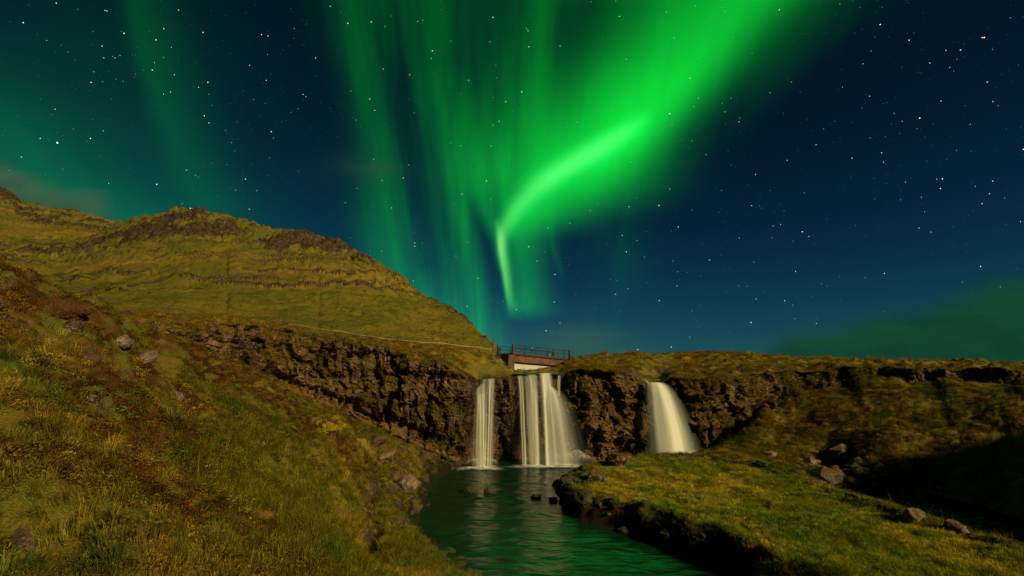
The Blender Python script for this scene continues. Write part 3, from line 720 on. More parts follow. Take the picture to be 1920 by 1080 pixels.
fall(wf, (S(1045,702,37.2), S(1053,702,37.2)), (S(1042,742,36.8), S(1052,742,36.8)), M_STRAND, bulge=.03)
under(wf, foam(None, PZ(1036, 875, 0), 3.9, 1.15))
for px, rx, h in ((985, .8, .5), (1010, .9, .6), (1035, 1.0, .8), (1060, 1.1, .8), (1083, 1.1, 1.0), (1096, .9, .7)): under(wf, foam(None, PZ(px, 871, 0), rx, .7, h, M_SPRAY, 'spray'))
# right fall
wf = thing('waterfall', (PZ(1265, 866, 0)), 'thick white rightmost waterfall behind the grassy island', 'waterfall', GF)
fall(wf, (S(1213,717,37.9), S(1243,717,38.0)), (S(1207,868,36.9), S(1330,866,36.9)), M_FLARE, bulge=.6, n=70)
fall(wf, (S(1214,717,37.8), S(1240,717,37.9)), (S(1212,868,36.7), S(1306,867,36.7)), M_THICK, bulge=.7, n=70)
fall(wf, (S(1203,707,38.0), S(1212,713,37.9)), (S(1214,728,37.7), S(1222,728,37.7)), M_STRAND, bulge=.03)
under(wf, foam(None, PZ(1275, 866, 0), 2.9, .8))
for px, rx, h in ((1222, 1.1, 1.0), (1240, 1.0, .9), (1270, 1.2, .9), (1300, 1.2, .8), (1322, 1.0, .6)): under(wf, foam(None, PZ(px, 866, 0), rx, .8, h, M_SPRAY, 'spray'))
# cascade seen under the bridge
wf = thing('waterfall', PD(995, 690, 56), 'pale low cascade glimpsed in the gap under the bridge', 'waterfall', 'upstream cascade')
for k in range(2):
    fall(wf, (S(925,676,57 - k * .3), S(1060,676,57 - k * .3)), (S(925,695,55.6 - k * .3), S(1060,695,55.6 - k * .3)), M_THICK, bulge=.05, over=.4)
# the stream above the lips
def upper_water(px0, px1, y0, y1, z0, z1):
    n, m = 14, 16
    a = np.linspace(0, 1, n)[None]; t = np.linspace(0, 1, m)[:, None]
    y = y0 + (y1 - y0) * t + 0 * a
    x = y * (u_of(px0, 700) * (1 - a) + u_of(px1, 700) * a) ; z = z0 + (z1 - z0) * t + 0 * a + .02 * vnoise(x * 2, y * 2)
    link('river', mesh_np('upper_stream', np.stack([x, y, z], -1).reshape(-1, 3), grid_faces(m, n), M_WATER), kind='structure')
upper_water(962, 1056, 36.95, 41.0, PD(1000, 701.5, 37)[2], PD(1000, 699, 37)[2])

# ------------------------------------------------------------------ bridge
def mat_simple(name, c0, c1, rough=.85, scale=6.0, spec=.2):
    m, b, out = new_mat(name); tc = b.node('ShaderNodeTexCoord').outputs['Object']
    n = b.noise(tc, scale, 5, .65); n2 = b.noise(tc, scale * .2, 3, .5)
    c = b.mix(b.step(n, .3, .7), c0, c1)
    c = b.mix(b.m('MULTIPLY', b.step(n2, .45, .7), .6), c, tuple(v * .45 for v in c0))
    principled(b, out, c, rough, n, .5, .03, spec)
    return m
M_CONC = mat_simple('weathered_concrete', (.055, .036, .028), (.115, .075, .055))
M_GIRD = mat_simple('rusty_girder', (.085, .042, .024), (.16, .085, .05), scale=4)
M_DARK = mat_simple('dark_timber', (.035, .026, .02), (.06, .045, .032))
M_IRON = mat_simple('iron_rail', (.012, .013, .015), (.03, .028, .026), .6)
M_WOOD = mat_simple('post_wood', (.11, .065, .04), (.20, .13, .08), scale=9)
M_PALE = mat_simple('pale_stake', (.38, .33, .25), (.55, .48, .36), scale=9)
def box_bm(bm, c, size, rot=None, bev=.02):
    r = bmesh.ops.create_cube(bm, size=1.0); vs = r['verts']
    bmesh.ops.scale(bm, vec=size, verts=vs)
    if bev:
        es = list({e for v in vs for e in v.link_edges})
        g = bmesh.ops.bevel(bm, geom=es, offset=min(bev, min(size) * .3), segments=1, affect='EDGES'); vs = list({v for f in g['faces'] for v in f.verts} | {v for v in vs if v.is_valid})
    if rot is not None: bmesh.ops.rotate(bm, cent=(0, 0, 0), matrix=rot, verts=vs)
    bmesh.ops.translate(bm, vec=c, verts=vs)
def part_box(name, parent, c, size, mat, rot=None, bev=.02):
    bm = bmesh.new(); box_bm(bm, (0, 0, 0), size, rot, bev)
    me = bpy.data.meshes.new(name); bm.to_mesh(me); bm.free(); me.materials.append(mat)
    return link(name, me, parent, loc=c)
def part_bar(name, parent, p, q, r, mat, sides=8):
    p, q = Vector(p), Vector(q); d = q - p
    bm = bmesh.new(); bmesh.ops.create_cone(bm, cap_ends=True, segments=sides, radius1=r, radius2=r, depth=d.length)
    me = bpy.data.meshes.new(name); bm.to_mesh(me); bm.free(); me.materials.append(mat)
    o = link(name, me, parent, loc=(p + q) / 2); o.rotation_euler = d.to_track_quat('Z', 'Y').to_euler(); return o
L, R = Vector(PD(962, 662, 45)), Vector(PD(1067, 672.5, 49))
axis = R - L; LEN = axis.length; yaw = math.atan2(axis.y, axis.x); tilt = math.asin(axis.z / LEN)
br = thing('footbridge', L, 'small concrete footbridge with thin iron railings above the middle waterfall', 'bridge')
br.rotation_euler = (0, -tilt, yaw)
WID = 2.6
deck = part_box('deck', br, (LEN / 2, WID / 2, -.09), (LEN + .3, WID + .3, .18), M_DARK)
for y in (.12, WID - .12): part_box('girder', br, (LEN / 2, y, -.52), (LEN - .1, .24, .66), M_GIRD)
part_box('soffit', br, (LEN / 2, WID / 2, -.78), (LEN - .12, WID - .5, .12), M_DARK)
for x, dz in ((-.28, 1.5), (LEN + .28, 1.35)):
    part_box('abutment', br, (x, WID / 2, -.19 - dz / 2), (.75, WID + .5, dz), M_CONC, bev=.05)
for x in (-.05, LEN + .05):
    for y in (-.05, WID + .05):
        part_box('end_post', br, (x, y, .44), (.24, .24, .94), M_CONC, bev=.04)
for y in (-.02, WID + .02):
    rail = part_bar('railing', br, (0, y, .82), (LEN, y, .82), .032, M_IRON)
    inv = rail.matrix_basis.inverted()
    part_bar('mid_rail', rail, (0, y, .46), (LEN, y, .46), .024, M_IRON).matrix_parent_inverse = inv
    for k, lean in ((.19, 0), (.40, -.22), (.59, -.07), (.90, .02)):
        part_bar('baluster', rail, (LEN * k + lean, y, 0), (LEN * k, y, .82), .034, M_IRON).matrix_parent_inverse = inv
for k in range(5):
    part_box('kerb_stone', deck, (LEN * (.1 + .2 * k), .12, .045), (LEN * .19, .2, .09 + .02 * (k % 2)), M_CONC).matrix_parent_inverse = deck.matrix_basis.inverted()

# ------------------------------------------------------------------ rope fence along the path on the left bank
rope_px = [(150,580),(200,583),(300,589),(400,595),(476,600),(560,609),(640,621),(700,631),(760,638),(830,643),(900,651),(926,654)]
fence = thing('rope_fence', PD(476, 610, 36), 'pale rope fence on low stakes along the left clifftop path', 'fence')
rp = []
for px, py in rope_px:
    y = np.interp(px, [150, 926], [35.0, 43.0]); rp.append(Vector(PD(px, py, y)))
bm = bmesh.new()
def tube(bm, pts, r, sides=6):
    rings = []
    for i, p in enumerate(pts):
        d = (pts[min(i + 1, len(pts) - 1)] - pts[max(i - 1, 0)]).normalized(); q = d.to_track_quat('Z', 'Y')
        rings.append([bm.verts.new(p + q @ Vector((r * math.cos(a), r * math.sin(a), 0))) for a in [2 * math.pi * k / sides for k in range(sides)]])
    for a, b_ in zip(rings, rings[1:]):
        for k in range(sides): bm.faces.new((a[k], a[(k + 1) % sides], b_[(k + 1) % sides], b_[k]))
fine = []
for a, b_ in zip(rp, rp[1:]):
    for k in range(10):
        t = k / 10; p = a.lerp(b_, t); p.z -= .07 * math.sin(math.pi * t); fine.append(p)
fine.append(rp[-1]); tube(bm, fine, .022)
me = bpy.data.meshes.new('rope'); bm.to_mesh(me); bm.free(); me.materials.append(M_PALE)
under(fence, link('rope', me))
for i, p in enumerate(rp):
    g = upland_z(p.x, p.y); h = max(p.z - g, .12) + .06
    big = i in (4,)
    o = part_box('stake', None, (p.x, p.y + .03, p.z + .06 - h / 2 - .1), (.16 if big else .07, .07, h + .2), M_PALE if big else M_WOOD); under(fence, o)
# posts by the bridge
def post(px, py_top, y, wd, label, mat):
    p = PD(px, py_top, y); g = upland_z(p[0], p[1]); h = p[2] - g + .25
    t = thing('fence_post', (p[0], p[1], g - .25), label, 'post', 'posts on the clifftop')
    part_box('shaft', t, (0, 0, h / 2), (wd, wd, h), mat, rot=Matrix.Rotation(.06, 3, 'Y'))
    part_box('cap', t, (.06 * h * .5, 0, h), (wd * 1.25, wd * 1.25, .06), mat)
post(926, 640, 43.0, .26, 'thick reddish wooden post at the right end of the rope fence', M_WOOD)
post(937, 653, 43.4, .18, 'short dark stub post just left of the bridge', M_DARK)
for px, top, lab in ((1752, 672, 'thin leaning post on the right skyline, left of two'), (1858, 669, 'thin upright post on the far right skyline')):
    post(px, top, 46.5 if px < 1800 else 43.5, .06, lab, M_WOOD)
rp2 = [Vector(PD(926, 655, 43)), Vector(PD(937, 656, 43.4)), Vector(PD(961, 657, 44.9))]
bm = bmesh.new(); tube(bm, rp2, .02); me = bpy.data.meshes.new('wire'); bm.to_mesh(me); bm.free(); me.materials.append(M_IRON)
o = under(br, link('hand_wire', me)); o.matrix_parent_inverse = (Matrix.Translation(L) @ br.rotation_euler.to_matrix().to_4x4()).inverted()

# ------------------------------------------------------------------ boulders
def rock_mesh(name, seed, dims, mat, sub=4, cuts=22, tight=.74):
    rg = np.random.default_rng(seed)
    bm = bmesh.new(); bmesh.ops.create_icosphere(bm, subdivisions=sub, radius=1.0)
    v = np.array([x.co for x in bm.verts]); f = np.array([[l.index for l in p.verts] for p in bm.faces]); bm.free()
    n = rg.normal(size=(cuts, 3)); n /= np.linalg.norm(n, axis=1)[:, None]; d = rg.uniform(tight - .16, tight + .14, cuts)
    r = np.ones(len(v))
    for i in range(cuts):
        c = v @ n[i]; r = np.where(c > .05, np.minimum(r, d[i] / np.maximum(c, .05)), r)
    r = r * (1 + .09 * fbm(v[:, 0] * 2 + seed, v[:, 1] * 2, v[:, 2] * 2, oct=5, gain=.6))
    return mesh_np(name, v * r[:, None] * np.array(dims), f, mat, smooth=False)
BL = [ # px, py of foot, width px, height/width, depth/width, material, label
 (881,926,26,.62,.9,'w','dark wet boulder standing in the river, left one of the pair below the left fall'),
 (915,925,19,.75,.9,'w','dark wet boulder in the river, right one of the pair below the left fall'),
 (1005,936,24,.38,.7,'w','flat black rock breaking the surface in mid river'),
 (1039,941,19,.55,.8,'w','small black rock in the water at the foot of the island'),
 (1094,884,22,.62,1,'w','black boulder at the tip of the island nearest the middle fall'),
 (1062,913,34,.6,1,'w','low dark boulder at the left corner of the island shore'),
 (1120,905,46,.55,1,'b','brown mossy rock on the stony island tip'),
 (1161,877,46,.6,1,'b','rounded mossy boulder at the back of the island between the two falls'),
 (1100,948,50,.6,1,'w','dark shore rock under the island bank beside the river'),
 (1431,876,26,.55,1,'m','bright green mossy stone in the side stream nearest the right fall'),
 (1570,903,48,.62,.9,'b','large tan boulder beyond the middle of the side stream'),
 (1534,914,27,.55,1,'l','pale angular stone in front of the large tan boulder'),
 (1643,921,22,.5,1,'b','small brown stone in the side stream right of the tan boulder'),
 (1686,951,17,.9,.8,'l','upright pale stone, left of the slanted pair in the side stream'),
 (1703,953,19,.7,.9,'l','slanted pale stone touching the big wedge shaped boulder'),
 (1721,980,42,.7,.9,'l','big pale wedge shaped boulder on the island side of the stream'),
 (1737,948,15,1.1,.8,'l','narrow upright stone above the wedge shaped boulder'),
 (1772,977,34,.68,1,'b','brown boulder right of the wedge shaped boulder'),
 (1800,1000,42,.55,1,'b','mossy brown boulder against the island edge at lower right'),
 (1846,986,30,.55,1,'m','dull green mossy boulder in the lower right stream'),
 (1875,1007,13,.6,1,'l','tiny nearly white stone in the lower right stream'),
 (1893,1010,66,.42,.8,'w','wide dark boulder at the right edge in the stream'),
 (1500,893,30,.5,1,'w','dark stone in the side stream left of the tan boulder'),
 (1610,925,26,.5,1,'w','dark stone in the side stream under the far slope'),
 (222,648,40,.62,.8,'l','pale lichen covered rock high on the left hillside, upper one of two'),
 (268,682,36,.85,.8,'l','pale lichen covered rock on the left hillside beside a dark cleft'),
 (330,752,24,.85,.8,'l','small pale rock low on the left hillside in a dark hollow'),
 (354,744,10,1.1,.8,'l','tiny pale stone right of the rock in the dark hollow'),
 (128,624,38,.75,.8,'b','grey mossy rock near the crest of the left hillside'),
 (166,757,34,.6,.8,'b','brown rock under an overhang of rusty heath on the left hillside'),
 (764,922,44,.80,.7,'l','speckled pale rock jutting from the left bank above the river'),
 (738,902,48,.7,.8,'d','dark mossy rock left of the speckled pale rock on the left bank'),
 (700,838,42,.6,.8,'d','dark mossy rock highest on the left bank under the cliff foot'),
 (774,962,40,.6,.9,'d','dark rock at the water edge below the speckled pale rock'),
 (742,990,34,.7,.9,'d','dark rock in the small inlet of the left shore'),
 (800,868,44,.5,.9,'d','dark broad rock at the foot of the left cliff by the pool'),
 (716,868,54,.5,.8,'b','mossy brown rock on the left bank under the cliff'),
]
MATS = {'d': mat_rock('dark_mossy_rock', moss=(.06, .05, .009), moss_amt=.55, lichen=.35, scale=1.8), 'w': M_WET, 'b': M_BOULDER, 'l': mat_rock('lichen_rock', dark=(.03, .02, .014), mid=(.12, .085, .06), light=(.38, .30, .23), moss_amt=.3, lichen=1.0, scale=2.4),
        'm': mat_rock('mossy_rock', moss=(.03, .085, .012), moss_amt=.8, lichen=.1, scale=2.0)}
for i, (px, py, wpx, hw, dw, mk, lab) in enumerate(BL):
    p = hit(px, py); d = np.linalg.norm(p - np.array([0, 0, CAM_Z])) * (1 if True else 0)
    depth = (p[1] * CP + (p[2] - CAM_Z) * SP); wdt = wpx / FPX * depth
    dims = (wdt / 2 * 1.08, wdt / 2 * dw, wdt * hw * .62)
    o = link('boulder', rock_mesh('boulder', 100 + i, dims, MATS[mk]), loc=(p[0], p[1] + dims[1] * .5, p[2] + dims[2] * .45), label=lab, cat='boulder', group='boulders and rocks of the gorge')
    o.rotation_euler = (random.uniform(-.15, .15), random.uniform(-.15, .15), random.uniform(0, 6))
    if dw < .95 or hw > .8: o.rotation_euler.z = random.uniform(-.4, .4)
# loose stones along the side stream and the shores: one mass
vs, fs, off = [], [], 0
base = [rock_mesh('stone', 900 + k, (1, .85, .6), None, sub=1, cuts=9) for k in range(6)]
bv = []
for me in base:
    a = np.zeros(len(me.vertices) * 3, np.float32); me.vertices.foreach_get('co', a); f = np.zeros(len(me.polygons) * 3, np.int32); me.polygons.foreach_get('vertices', f)
    bv.append((a.reshape(-1, 3), f.reshape(-1, 3)))
spots = []
path = [PZ(px, py, 0) for px, py in ((1340,858),(1420,868),(1500,882),(1580,908),(1700,955),(1850,1012),(1960,1050))]
for _ in range(520):
    k = RNG.integers(0, len(path) - 1); t = RNG.random(); p = path[k] * (1 - t) + path[k + 1] * t
    spots.append((p[0] + RNG.normal(0, 1.1), p[1] + RNG.normal(0, 1.1), RNG.gamma(2, .10) + .06))
n_stream = len(spots)
shore = [PZ(px, py, 0) for px, py in ((1110,872),(1048,905),(1062,940),(1150,983),(1250,1030),(1385,1080))]
for _ in range(110):
    k = RNG.integers(0, len(shore) - 1); t = RNG.random(); p = shore[k] * (1 - t) + shore[k + 1] * t
    spots.append((p[0] + RNG.normal(.1, .35), p[1] + RNG.normal(0, .35), RNG.gamma(2, .07) + .05))
lsh = [PZ(px, py, 0) for px, py in ((870,880),(800,878),(797,940),(748,980),(790,1027),(873,1070))]
for _ in range(110):
    k = RNG.integers(0, len(lsh) - 1); t = RNG.random(); p = lsh[k] * (1 - t) + lsh[k + 1] * t
    spots.append((p[0] + RNG.normal(-.1, .4), p[1] + RNG.normal(0, .4), RNG.gamma(2, .07) + .05))
for k_, (x, y, r) in enumerate(spots):
    z = ground_z(x, y)
    if k_ == n_stream: cut = len(vs)
    if z > 1.4: continue
    a, f = bv[RNG.integers(0, 6)]; an = RNG.random() * 6.28; c_, s_ = math.cos(an), math.sin(an)
    q = a * r * RNG.uniform(.7, 1.3, 3); q = np.stack([q[:, 0] * c_ - q[:, 1] * s_, q[:, 0] * s_ + q[:, 1] * c_, q[:, 2]], -1) + [x, y, z + .2 * r]
    vs.append(q); fs.append(f + off); off += len(q)
nv = sum(len(a) for a in vs[:cut])
link('rubble', mesh_np('rubble', np.concatenate(vs[:cut]), np.concatenate(fs[:cut]), MATS['l'], smooth=False), kind='stuff', label='loose pale stones along the side stream behind the island', cat='rubble')
link('rubble', mesh_np('rubble', np.concatenate(vs[cut:]), np.concatenate(fs[cut:]) - nv, M_WET, smooth=False), kind='stuff', label='dark wet stones along both shores of the river', cat='rubble')

# ------------------------------------------------------------------ grass and heath
def mat_blade(name, rough=.9, trans=.3):
    m, b, out = new_mat(name)
    a = attr(b, 'tint', 'INSTANCER').outputs['Color']; br_ = attr(b, 'shade').outputs['Fac']
    c = b.mix(1.0, a, b.vec(br_, br_, br_), 'MULTIPLY')
    d = b.node('ShaderNodeBsdfDiffuse'); b.nt.links.new(c, d.inputs[0])
    t = b.node('ShaderNodeBsdfTranslucent'); b.nt.links.new(c, t.inputs[0])
    mx = b.node('ShaderNodeMixShader'); mx.inputs[0].default_value = trans
    b.nt.links.new(d.outputs[0], mx.inputs[1]); b.nt.links.new(t.outputs[0], mx.inputs[2]); b.nt.links.new(mx.outputs[0], out.inputs[0])
    return m
M_BLADE = mat_blade('grass_blade')
def tuft(name, seed, n, h, spread, width, droop, lean=.25):
    rg = np.random.default_rng(seed); vs, fs, sh = [], [], []
    for i in range(n):
        a = rg.uniform(0, 6.283); r = spread * math.sqrt(rg.random()); bx, by = r * math.cos(a), r * math.sin(a)
        a2 = a + rg.normal(0, .7); hh_ = h * rg.uniform(.45, 1.1); dr = droop * rg.uniform(.4, 1.3) * hh_; wd = width * rg.uniform(.7, 1.3)
        dx, dy = math.cos(a2) * dr + lean * hh_ * .35, math.sin(a2) * dr; px_, py_ = -math.sin(a2) * wd / 2, math.cos(a2) * wd / 2
        k = len(vs)
        vs += [(bx - px_, by - py_, -.03), (bx + px_, by + py_, -.03), (bx + dx * .4 - px_ * .8, by + dy * .4 - py_ * .8, hh_ * .62), (bx + dx * .4 + px_ * .8, by + dy * .4 + py_ * .8, hh_ * .62), (bx + dx, by + dy, hh_ * (1 - .25 * droop))]
        fs += [(k, k + 1, k + 3), (k, k + 3, k + 2), (k + 2, k + 3, k + 4)]; s0 = rg.uniform(.65, 1.35); sh += [s0 * .8, s0 * .8, s0, s0, s0 * 1.2]
    return mesh_np(name, vs, fs, M_BLADE, smooth=False, attrs={'shade': sh})
def leafy(name, seed, n, r, leaf):
    rg = np.random.default_rng(seed); vs, fs, sh = [], [], []
    for i in range(n):
        d = rg.normal(size=3); d[2] = abs(d[2]); d /= np.linalg.norm(d); c = d * r * rg.uniform(.45, 1.0) * np.array([1, 1, .75])
        t = rg.normal(size=3); t /= np.linalg.norm(t); b_ = np.cross(t, d + rg.normal(size=3) * .5); b_ /= np.linalg.norm(b_) + 1e-9; l = leaf * rg.uniform(.6, 1.4)
        k = len(vs); vs += [tuple(c - t * l), tuple(c + b_ * l * .45), tuple(c + t * l), tuple(c - b_ * l * .45)]; fs += [(k, k + 1, k + 2), (k, k + 2, k + 3)]
        sh += [rg.uniform(.55, 1.45)] * 4
    return mesh_np(name, vs, fs, M_BLADE, smooth=False, attrs={'shade': sh})
TUFTS = [tuft('grass_tuft', 1, 34, .21, .11, .006, .85), tuft('grass_tuft', 2, 34, .17, .13, .006, 1.0, .4), tuft('short_tuft', 3, 46, .13, .13, .008, .7),
         leafy('heath_sprig', 4, 60, .13, .020), leafy('heath_sprig', 5, 70, .16, .016), tuft('straw', 6, 7, .55, .08, .005, .45, .5), tuft('short_tuft', 7, 40, .10, .15, .010, .8)]
tcol = bpy.data.collections.new('tufts')
for i, me in enumerate(TUFTS):
    o = bpy.data.objects.new('tuft_%02d' % i, me); tcol.objects.link(o)
def scatter_group():
    ng = bpy.data.node_groups.new('scatter', 'GeometryNodeTree')
    ng.interface.new_socket('Geometry', in_out='INPUT', socket_type='NodeSocketGeometry'); ng.interface.new_socket('Geometry', in_out='OUTPUT', socket_type='NodeSocketGeometry')
    N = ng.nodes; gi, go = N.new('NodeGroupInput'), N.new('NodeGroupOutput')
    ci = N.new('GeometryNodeCollectionInfo'); ci.inputs[0].default_value = tcol; ci.inputs[1].default_value = True; ci.inputs[2].default_value = True
    ip = N.new('GeometryNodeInstanceOnPoints'); ip.inputs['Pick Instance'].default_value = True
    def na(name, ty_):
        n = N.new('GeometryNodeInputNamedAttribute'); n.data_type = ty_; n.inputs[0].default_value = name; return n.outputs[0]
    e = N.new('FunctionNodeEulerToRotation'); l = ng.links.new
    l(na('rot', 'FLOAT_VECTOR'), e.inputs[0]); l(e.outputs[0], ip.inputs['Rotation']); l(na('scl', 'FLOAT'), ip.inputs['Scale']); l(na('pick', 'INT'), ip.inputs['Instance Index'])
    l(gi.outputs[0], ip.inputs['Points']); l(ci.outputs[0], ip.inputs['Instance']); l(ip.outputs[0], go.inputs[0])
    return ng
SCAT = scatter_group()
def scatter(name, P, pick, scl, tint, label):
    n = len(P); me = bpy.data.meshes.new(name); me.vertices.add(n); me.vertices.foreach_set('co', np.asarray(P, np.float32).ravel())
    rot = np.stack([RNG.normal(0, .18, n), RNG.normal(0, .18, n), RNG.uniform(0, 6.283, n)], -1).astype(np.float32)
    me.attributes.new('rot', 'FLOAT_VECTOR', 'POINT').data.foreach_set('vector', rot.ravel())
    me.attributes.new('scl', 'FLOAT', 'POINT').data.foreach_set('value', np.asarray(scl, np.float32))
    me.attributes.new('pick', 'INT', 'POINT').data.foreach_set('value', np.asarray(pick, np.int32))
    t4 = np.concatenate([tint, np.ones((n, 1))], 1).astype(np.float32)
    me.attributes.new('tint', 'FLOAT_COLOR', 'POINT').data.foreach_set('color', t4.ravel())
    o = link(name, me, kind='stuff', label=label, cat=name.replace('_', ' '))
    md = o.modifiers.new('scatter', 'NODES'); md.node_group = SCAT
    return o
def sample_grid(Xg, Yg, Zg, wgt, n):
    ax, ay = np.diff(Xg, axis=1)[:-1], np.diff(Yg, axis=0)[:, :-1]
    p = np.abs(ax * ay) * wgt[:-1, :-1]; p = p.ravel() / p.sum()
    idx = RNG.choice(p.size, n, p=p); r, c = idx // (Xg.shape[1] - 1), idx % (Xg.shape[1] - 1)
    a, b_ = RNG.random(n), RNG.random(n)
    def bi(G): return (G[r, c] * (1 - a) + G[r, c + 1] * a) * (1 - b_) + (G[r + 1, c] * (1 - a) + G[r + 1, c + 1] * a) * b_
    return np.stack([bi(Xg), bi(Yg), bi(Zg)], -1), r, c
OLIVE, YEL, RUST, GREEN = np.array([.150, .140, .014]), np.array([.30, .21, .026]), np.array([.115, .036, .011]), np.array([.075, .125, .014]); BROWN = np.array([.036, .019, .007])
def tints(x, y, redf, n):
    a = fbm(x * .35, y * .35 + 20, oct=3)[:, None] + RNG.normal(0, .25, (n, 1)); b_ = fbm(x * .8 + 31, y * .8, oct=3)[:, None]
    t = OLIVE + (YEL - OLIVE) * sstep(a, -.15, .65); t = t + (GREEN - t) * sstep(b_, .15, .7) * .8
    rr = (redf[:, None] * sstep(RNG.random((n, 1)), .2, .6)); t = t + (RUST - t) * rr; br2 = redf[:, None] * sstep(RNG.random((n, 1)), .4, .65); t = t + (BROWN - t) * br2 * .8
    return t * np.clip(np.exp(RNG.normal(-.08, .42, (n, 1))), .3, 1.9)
dist = np.hypot(Xl, Yl)
wg = sstep(Zl, .12, .3) * (.25 + sstep(fbm(Xl * 1.3, Yl * 1.3 + 77, oct=3), -.45, .2)) * (1 - .85 * sstep(rock_l, .3, .6)) / (1 + (dist / 7.0) ** 1.5) * (uu[None] > -1.45) * (uu[None] < 1.45)
N1 = 98000
P, r, c = sample_grid(Xl, Yl, Zl, wg, N1)
d = np.hypot(P[:, 0], P[:, 1]); redf = red_and_shade(P[:, 0], P[:, 1]); isl = isl_l[r, c]
rn = RNG.random(N1)
pick = np.where(rn < .34, 0, np.where(rn < .62, 1, np.where(rn < .82, 2, np.where(rn < .985, 6, 5))))
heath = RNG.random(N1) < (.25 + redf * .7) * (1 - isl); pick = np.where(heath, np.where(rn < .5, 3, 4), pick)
pick = np.where((isl > .5), np.where(rn < .15, 1, np.where(rn < .6, 2, 6)), pick)
scl = RNG.uniform(.6, 1.25, N1) * (.75 + .5 * np.clip(d / 30, 0, 1.2))
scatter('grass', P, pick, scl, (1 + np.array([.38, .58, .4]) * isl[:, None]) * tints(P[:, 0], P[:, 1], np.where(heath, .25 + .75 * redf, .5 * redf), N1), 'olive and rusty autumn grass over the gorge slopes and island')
wu = (1 - .7 * rk) * (Yu < 58) * (Yu > ty[None] + .1) / (1 + (np.hypot(Xu, Yu) / 25) ** 2) * (uu[None] > -1.3) * (uu[None] < 1.4)
wu = wu * np.maximum(lip[None], .3 * sstep(edge_d, 3.5, 4.5))
N2 = 17000
P, r, c = sample_grid(Xu, Yu, Zu, wu, N2)
rn = RNG.random(N2); pick = np.where(rn < .35, 0, np.where(rn < .6, 1, np.where(rn < .9, 2, 3)))
t = tints(P[:, 0], P[:, 1], .55 * sstep(fbm(P[:, 0] * .6, P[:, 1] * .6 + 13, oct=3), -.2, .4), N2); t = t + (YEL * .8 - t) * .3
ug = P[:, 0] / P[:, 1]; gap = (ug > u_of(945, 690)) & (ug < u_of(1050, 690)) & (P[:, 1] < 47)
scatter('grass', P, pick, RNG.uniform(.6, 1.9, N2) * np.where(gap, .4, 1.15), t * [.92, .78, .8], 'yellowish grass on top of the cliffs and plateau')

# ------------------------------------------------------------------ shrubs
def mat_leaf(name, c0, c1):
    m, b, out = new_mat(name); sh = attr(b, 'shade').outputs['Fac']
    c = b.mix(b.step(sh, .55, 1.45), c0, c1)
    d = b.node('ShaderNodeBsdfDiffuse'); t = b.node('ShaderNodeBsdfTranslucent'); b.nt.links.new(c, d.inputs[0]); b.nt.links.new(c, t.inputs[0])
    mx = b.node('ShaderNodeMixShader'); mx.inputs[0].default_value = .3; b.nt.links.new(d.outputs[0], mx.inputs[1]); b.nt.links.new(t.outputs[0], mx.inputs[2]); b.nt.links.new(mx.outputs[0], out.inputs[0])
    return m
def shrub(px, py, wpx, c0, c1, label, seed):
    p = hit(px, py); depth = p[1] * CP + (p[2] - CAM_Z) * SP; rr_ = wpx / FPX * depth / 2
    t = thing('shrub', p - np.array([0, 0, .05]), label, 'shrub', 'low shrubs of the left bank')
    rg = np.random.default_rng(seed); lm = mat_leaf('leaf_%s' % seed, c0, c1); vs, fs, sh, off = [], [], [], 0
    for k in range(9):
        a_ = rg.uniform(0, 6.283); q = rr_ * rg.uniform(.1, .75); c_ = np.array([q * math.cos(a_), q * math.sin(a_), rr_ * rg.uniform(.25, .75)])
        bm = bmesh.new(); tube(bm, [Vector((c_[0] * .1, c_[1] * .1, -.05)), Vector(c_ * [.6, .6, .5]), Vector(c_ * 1.1)], .012, 5); me = bpy.data.meshes.new('stem'); bm.to_mesh(me); bm.free(); me.materials.append(M_WOOD); link('stem', me, t)
        lm_ = leafy('l', seed * 31 + k, 240, rr_ * rg.uniform(.35, .55), .035); v = np.zeros(len(lm_.vertices) * 3, np.float32); lm_.vertices.foreach_get('co', v); f = np.zeros(len(lm_.polygons) * 3, np.int32); lm_.polygons.foreach_get('vertices', f)
        s_ = np.zeros(len(lm_.vertices), np.float32); lm_.attributes['shade'].data.foreach_get('value', s_); bpy.data.meshes.remove(lm_)
        vs.append(v.reshape(-1, 3) + c_ - [0, 0, rr_ * .15]); fs.append(f.reshape(-1, 3) + off); sh.append(s_); off += len(vs[-1])
    link('foliage', mesh_np('foliage', np.concatenate(vs), np.concatenate(fs), lm, smooth=False, attrs={'shade': np.concatenate(sh)}), t)
shrub(620, 815, 60, (.26, .19, .014), (.60, .44, .03), 'yellow leaved shrub at the foot of the left cliff', 5)
shrub(138, 600, 46, (.06, .026, .01), (.17, .07, .022), 'rusty brown shrub standing up on the crest of the left hillside', 6)
shrub(655, 850, 50, (.10, .085, .012), (.26, .18, .025), 'ochre shrub on the left bank below the yellow shrub', 7)

# tufts and moss that hold on to the wall
Pc = np.stack([Xc, Yc, Zc], -1)
nrm = np.cross(np.gradient(Pc, axis=1), np.gradient(Pc, axis=0)); nrm /= np.linalg.norm(nrm, axis=-1, keepdims=True) + 1e-9
upn = np.abs(nrm[..., 2]) * (np.gradient(Yc, axis=0) > 0)
patch = sstep(fbm(along * .35 + 60, hh * .5, oct=3), -.1, .45)
wc = (sstep(upn, .25, .7) * (.35 + patch) + .16 * patch + .9 * sstep(v_, .955, .995) + scarp[None] * .06) * (.1 + .9 * fm[None]) * (uu[None] > -1.1) * (uu[None] < 1.35) * sstep(v_, .05, .12)
pr = wc[:-1, :-1] * (np.abs(np.diff(along, axis=1)[:-1]) * np.abs(np.diff(hh, axis=0)[:, :-1])); pr = pr.ravel() / pr.sum()
N3 = 6500
ix = RNG.choice(pr.size, N3, p=pr); r, c = ix // (NC - 1), ix % (NC - 1); f = RNG.random((N3, 1))
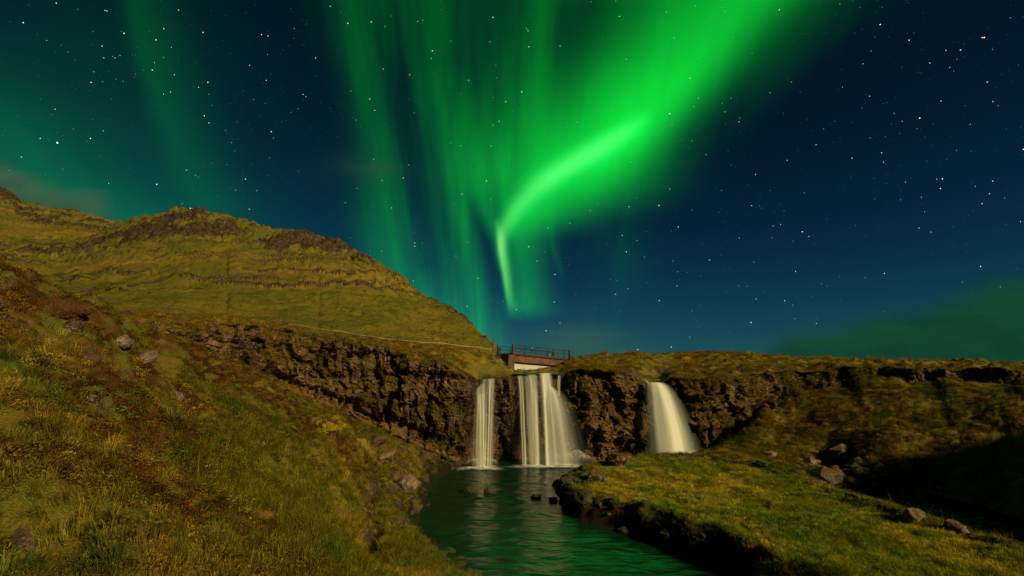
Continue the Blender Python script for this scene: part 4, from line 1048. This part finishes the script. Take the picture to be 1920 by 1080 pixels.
P = Pc[r, c] * (1 - f) + Pc[r + 1, c + 1] * f
rn = RNG.random(N3); pick = np.where(rn < .3, 6, np.where(rn < .6, 2, np.where(rn < .8, 3, np.where(rn < .92, 4, 1))))
t = tints(P[:, 0], P[:, 1], .35 * RNG.random(N3), N3); t = t + (YEL * .75 - t) * .3
scatter('moss', P, pick, RNG.uniform(.6, 1.3, N3) * 1.1, t * .85, 'moss and grass tufts clinging to the cliff faces')

# ------------------------------------------------------------------ stars
NS = 19000
az = RNG.uniform(-math.pi, math.pi, NS); zz = RNG.uniform(0.0, 1.0, NS)
dirs = np.stack([np.sqrt(1 - zz ** 2) * np.sin(az), np.sqrt(1 - zz ** 2) * np.cos(az), zz], -1)
un = dirs[:, 0] / np.maximum(dirs[:, 1], .02); vn = dirs[:, 2] / np.maximum(dirs[:, 1], .02)
keep = ~((dirs[:, 1] > .1) & (vn < np.interp(un, [u_of(p, 620) for p in (1390, 1500, 1700, 1800, 1920, 2400)], [.0, .08, .13, .17, .19, .2]) * (un > .4)))   # none shine through the cloud bank
dirs = dirs[keep]; NS = len(dirs)
fr_ = RNG.random(NS); mag = fr_ ** 14
BR = [(108,267,1.6),(811,95,1.1),(1724,221,1.0),(1845,70,1.0),(1841,70,.7),(1504,434,.8),(1236,563,.8),(1408,604,.9),(1039,566,.7),(233,62,.8),(286,131,.7),(44,42,.7),(1068,418,.7),(1597,296,.6),(503,67,.7),(201,20,.5),(170,259,.8),
      (192,86,.6),(195,108,.5),(320,172,.5),(307,176,.5),(468,122,.6),(1409,385,.6),(1330,487,.6),(1471,563,.6),(1658,512,.6),(1050,605,.6),(1269,536,.5),(1461,18,.6),(1773,94,.5),(1630,180,.4),(1861,190,.5),(76,259,.6),(442,356,.5),(482,357,.5)]
bd = np.array([ray(a, b_) for a, b_, _ in BR]); bd /= np.linalg.norm(bd, axis=1)[:, None]
dirs = np.concatenate([dirs, bd]); lum = np.concatenate([.06 + .30 * fr_ ** 2 + 1.3 * mag, np.array([b_[2] for b_ in BR]) * 1.6]); rad = np.concatenate([.00028 + .00008 * fr_ + .00045 * mag, .0005 + .0004 * np.array([b_[2] for b_ in BR])])
o8 = np.array([(1,0,0),(-1,0,0),(0,1,0),(0,-1,0),(0,0,1),(0,0,-1)], float); f8 = np.array([(0,2,4),(2,1,4),(1,3,4),(3,0,4),(2,0,5),(1,2,5),(3,1,5),(0,3,5)])
RS = 12000.0
sv = (dirs[:, None] * RS + o8[None] * (rad * RS)[:, None, None]).reshape(-1, 3); sf = (np.arange(len(dirs))[:, None, None] * 6 + f8[None]).reshape(-1, 3)
warm = RNG.random(len(dirs))[:, None]
sc_ = np.where(warm < .15, [1, .72, .5], np.where(warm < .55, [.7, .85, 1.0], [1, 1, 1])) * lum[:, None] * 1.5
m, b, out = new_mat('starlight'); e = b.node('ShaderNodeEmission'); b.nt.links.new(attr(b, 'glow').outputs['Color'], e.inputs[0]); b.nt.links.new(e.outputs[0], out.inputs[0])
m.cycles.emission_sampling = 'NONE'
link('stars', mesh_np('stars', sv, sf, m, smooth=False, attrs={'glow': np.repeat(np.concatenate([sc_, np.ones((len(dirs), 1))], 1), 6, 0)}), kind='stuff', label='white and bluish stars scattered over the night sky', cat='stars')
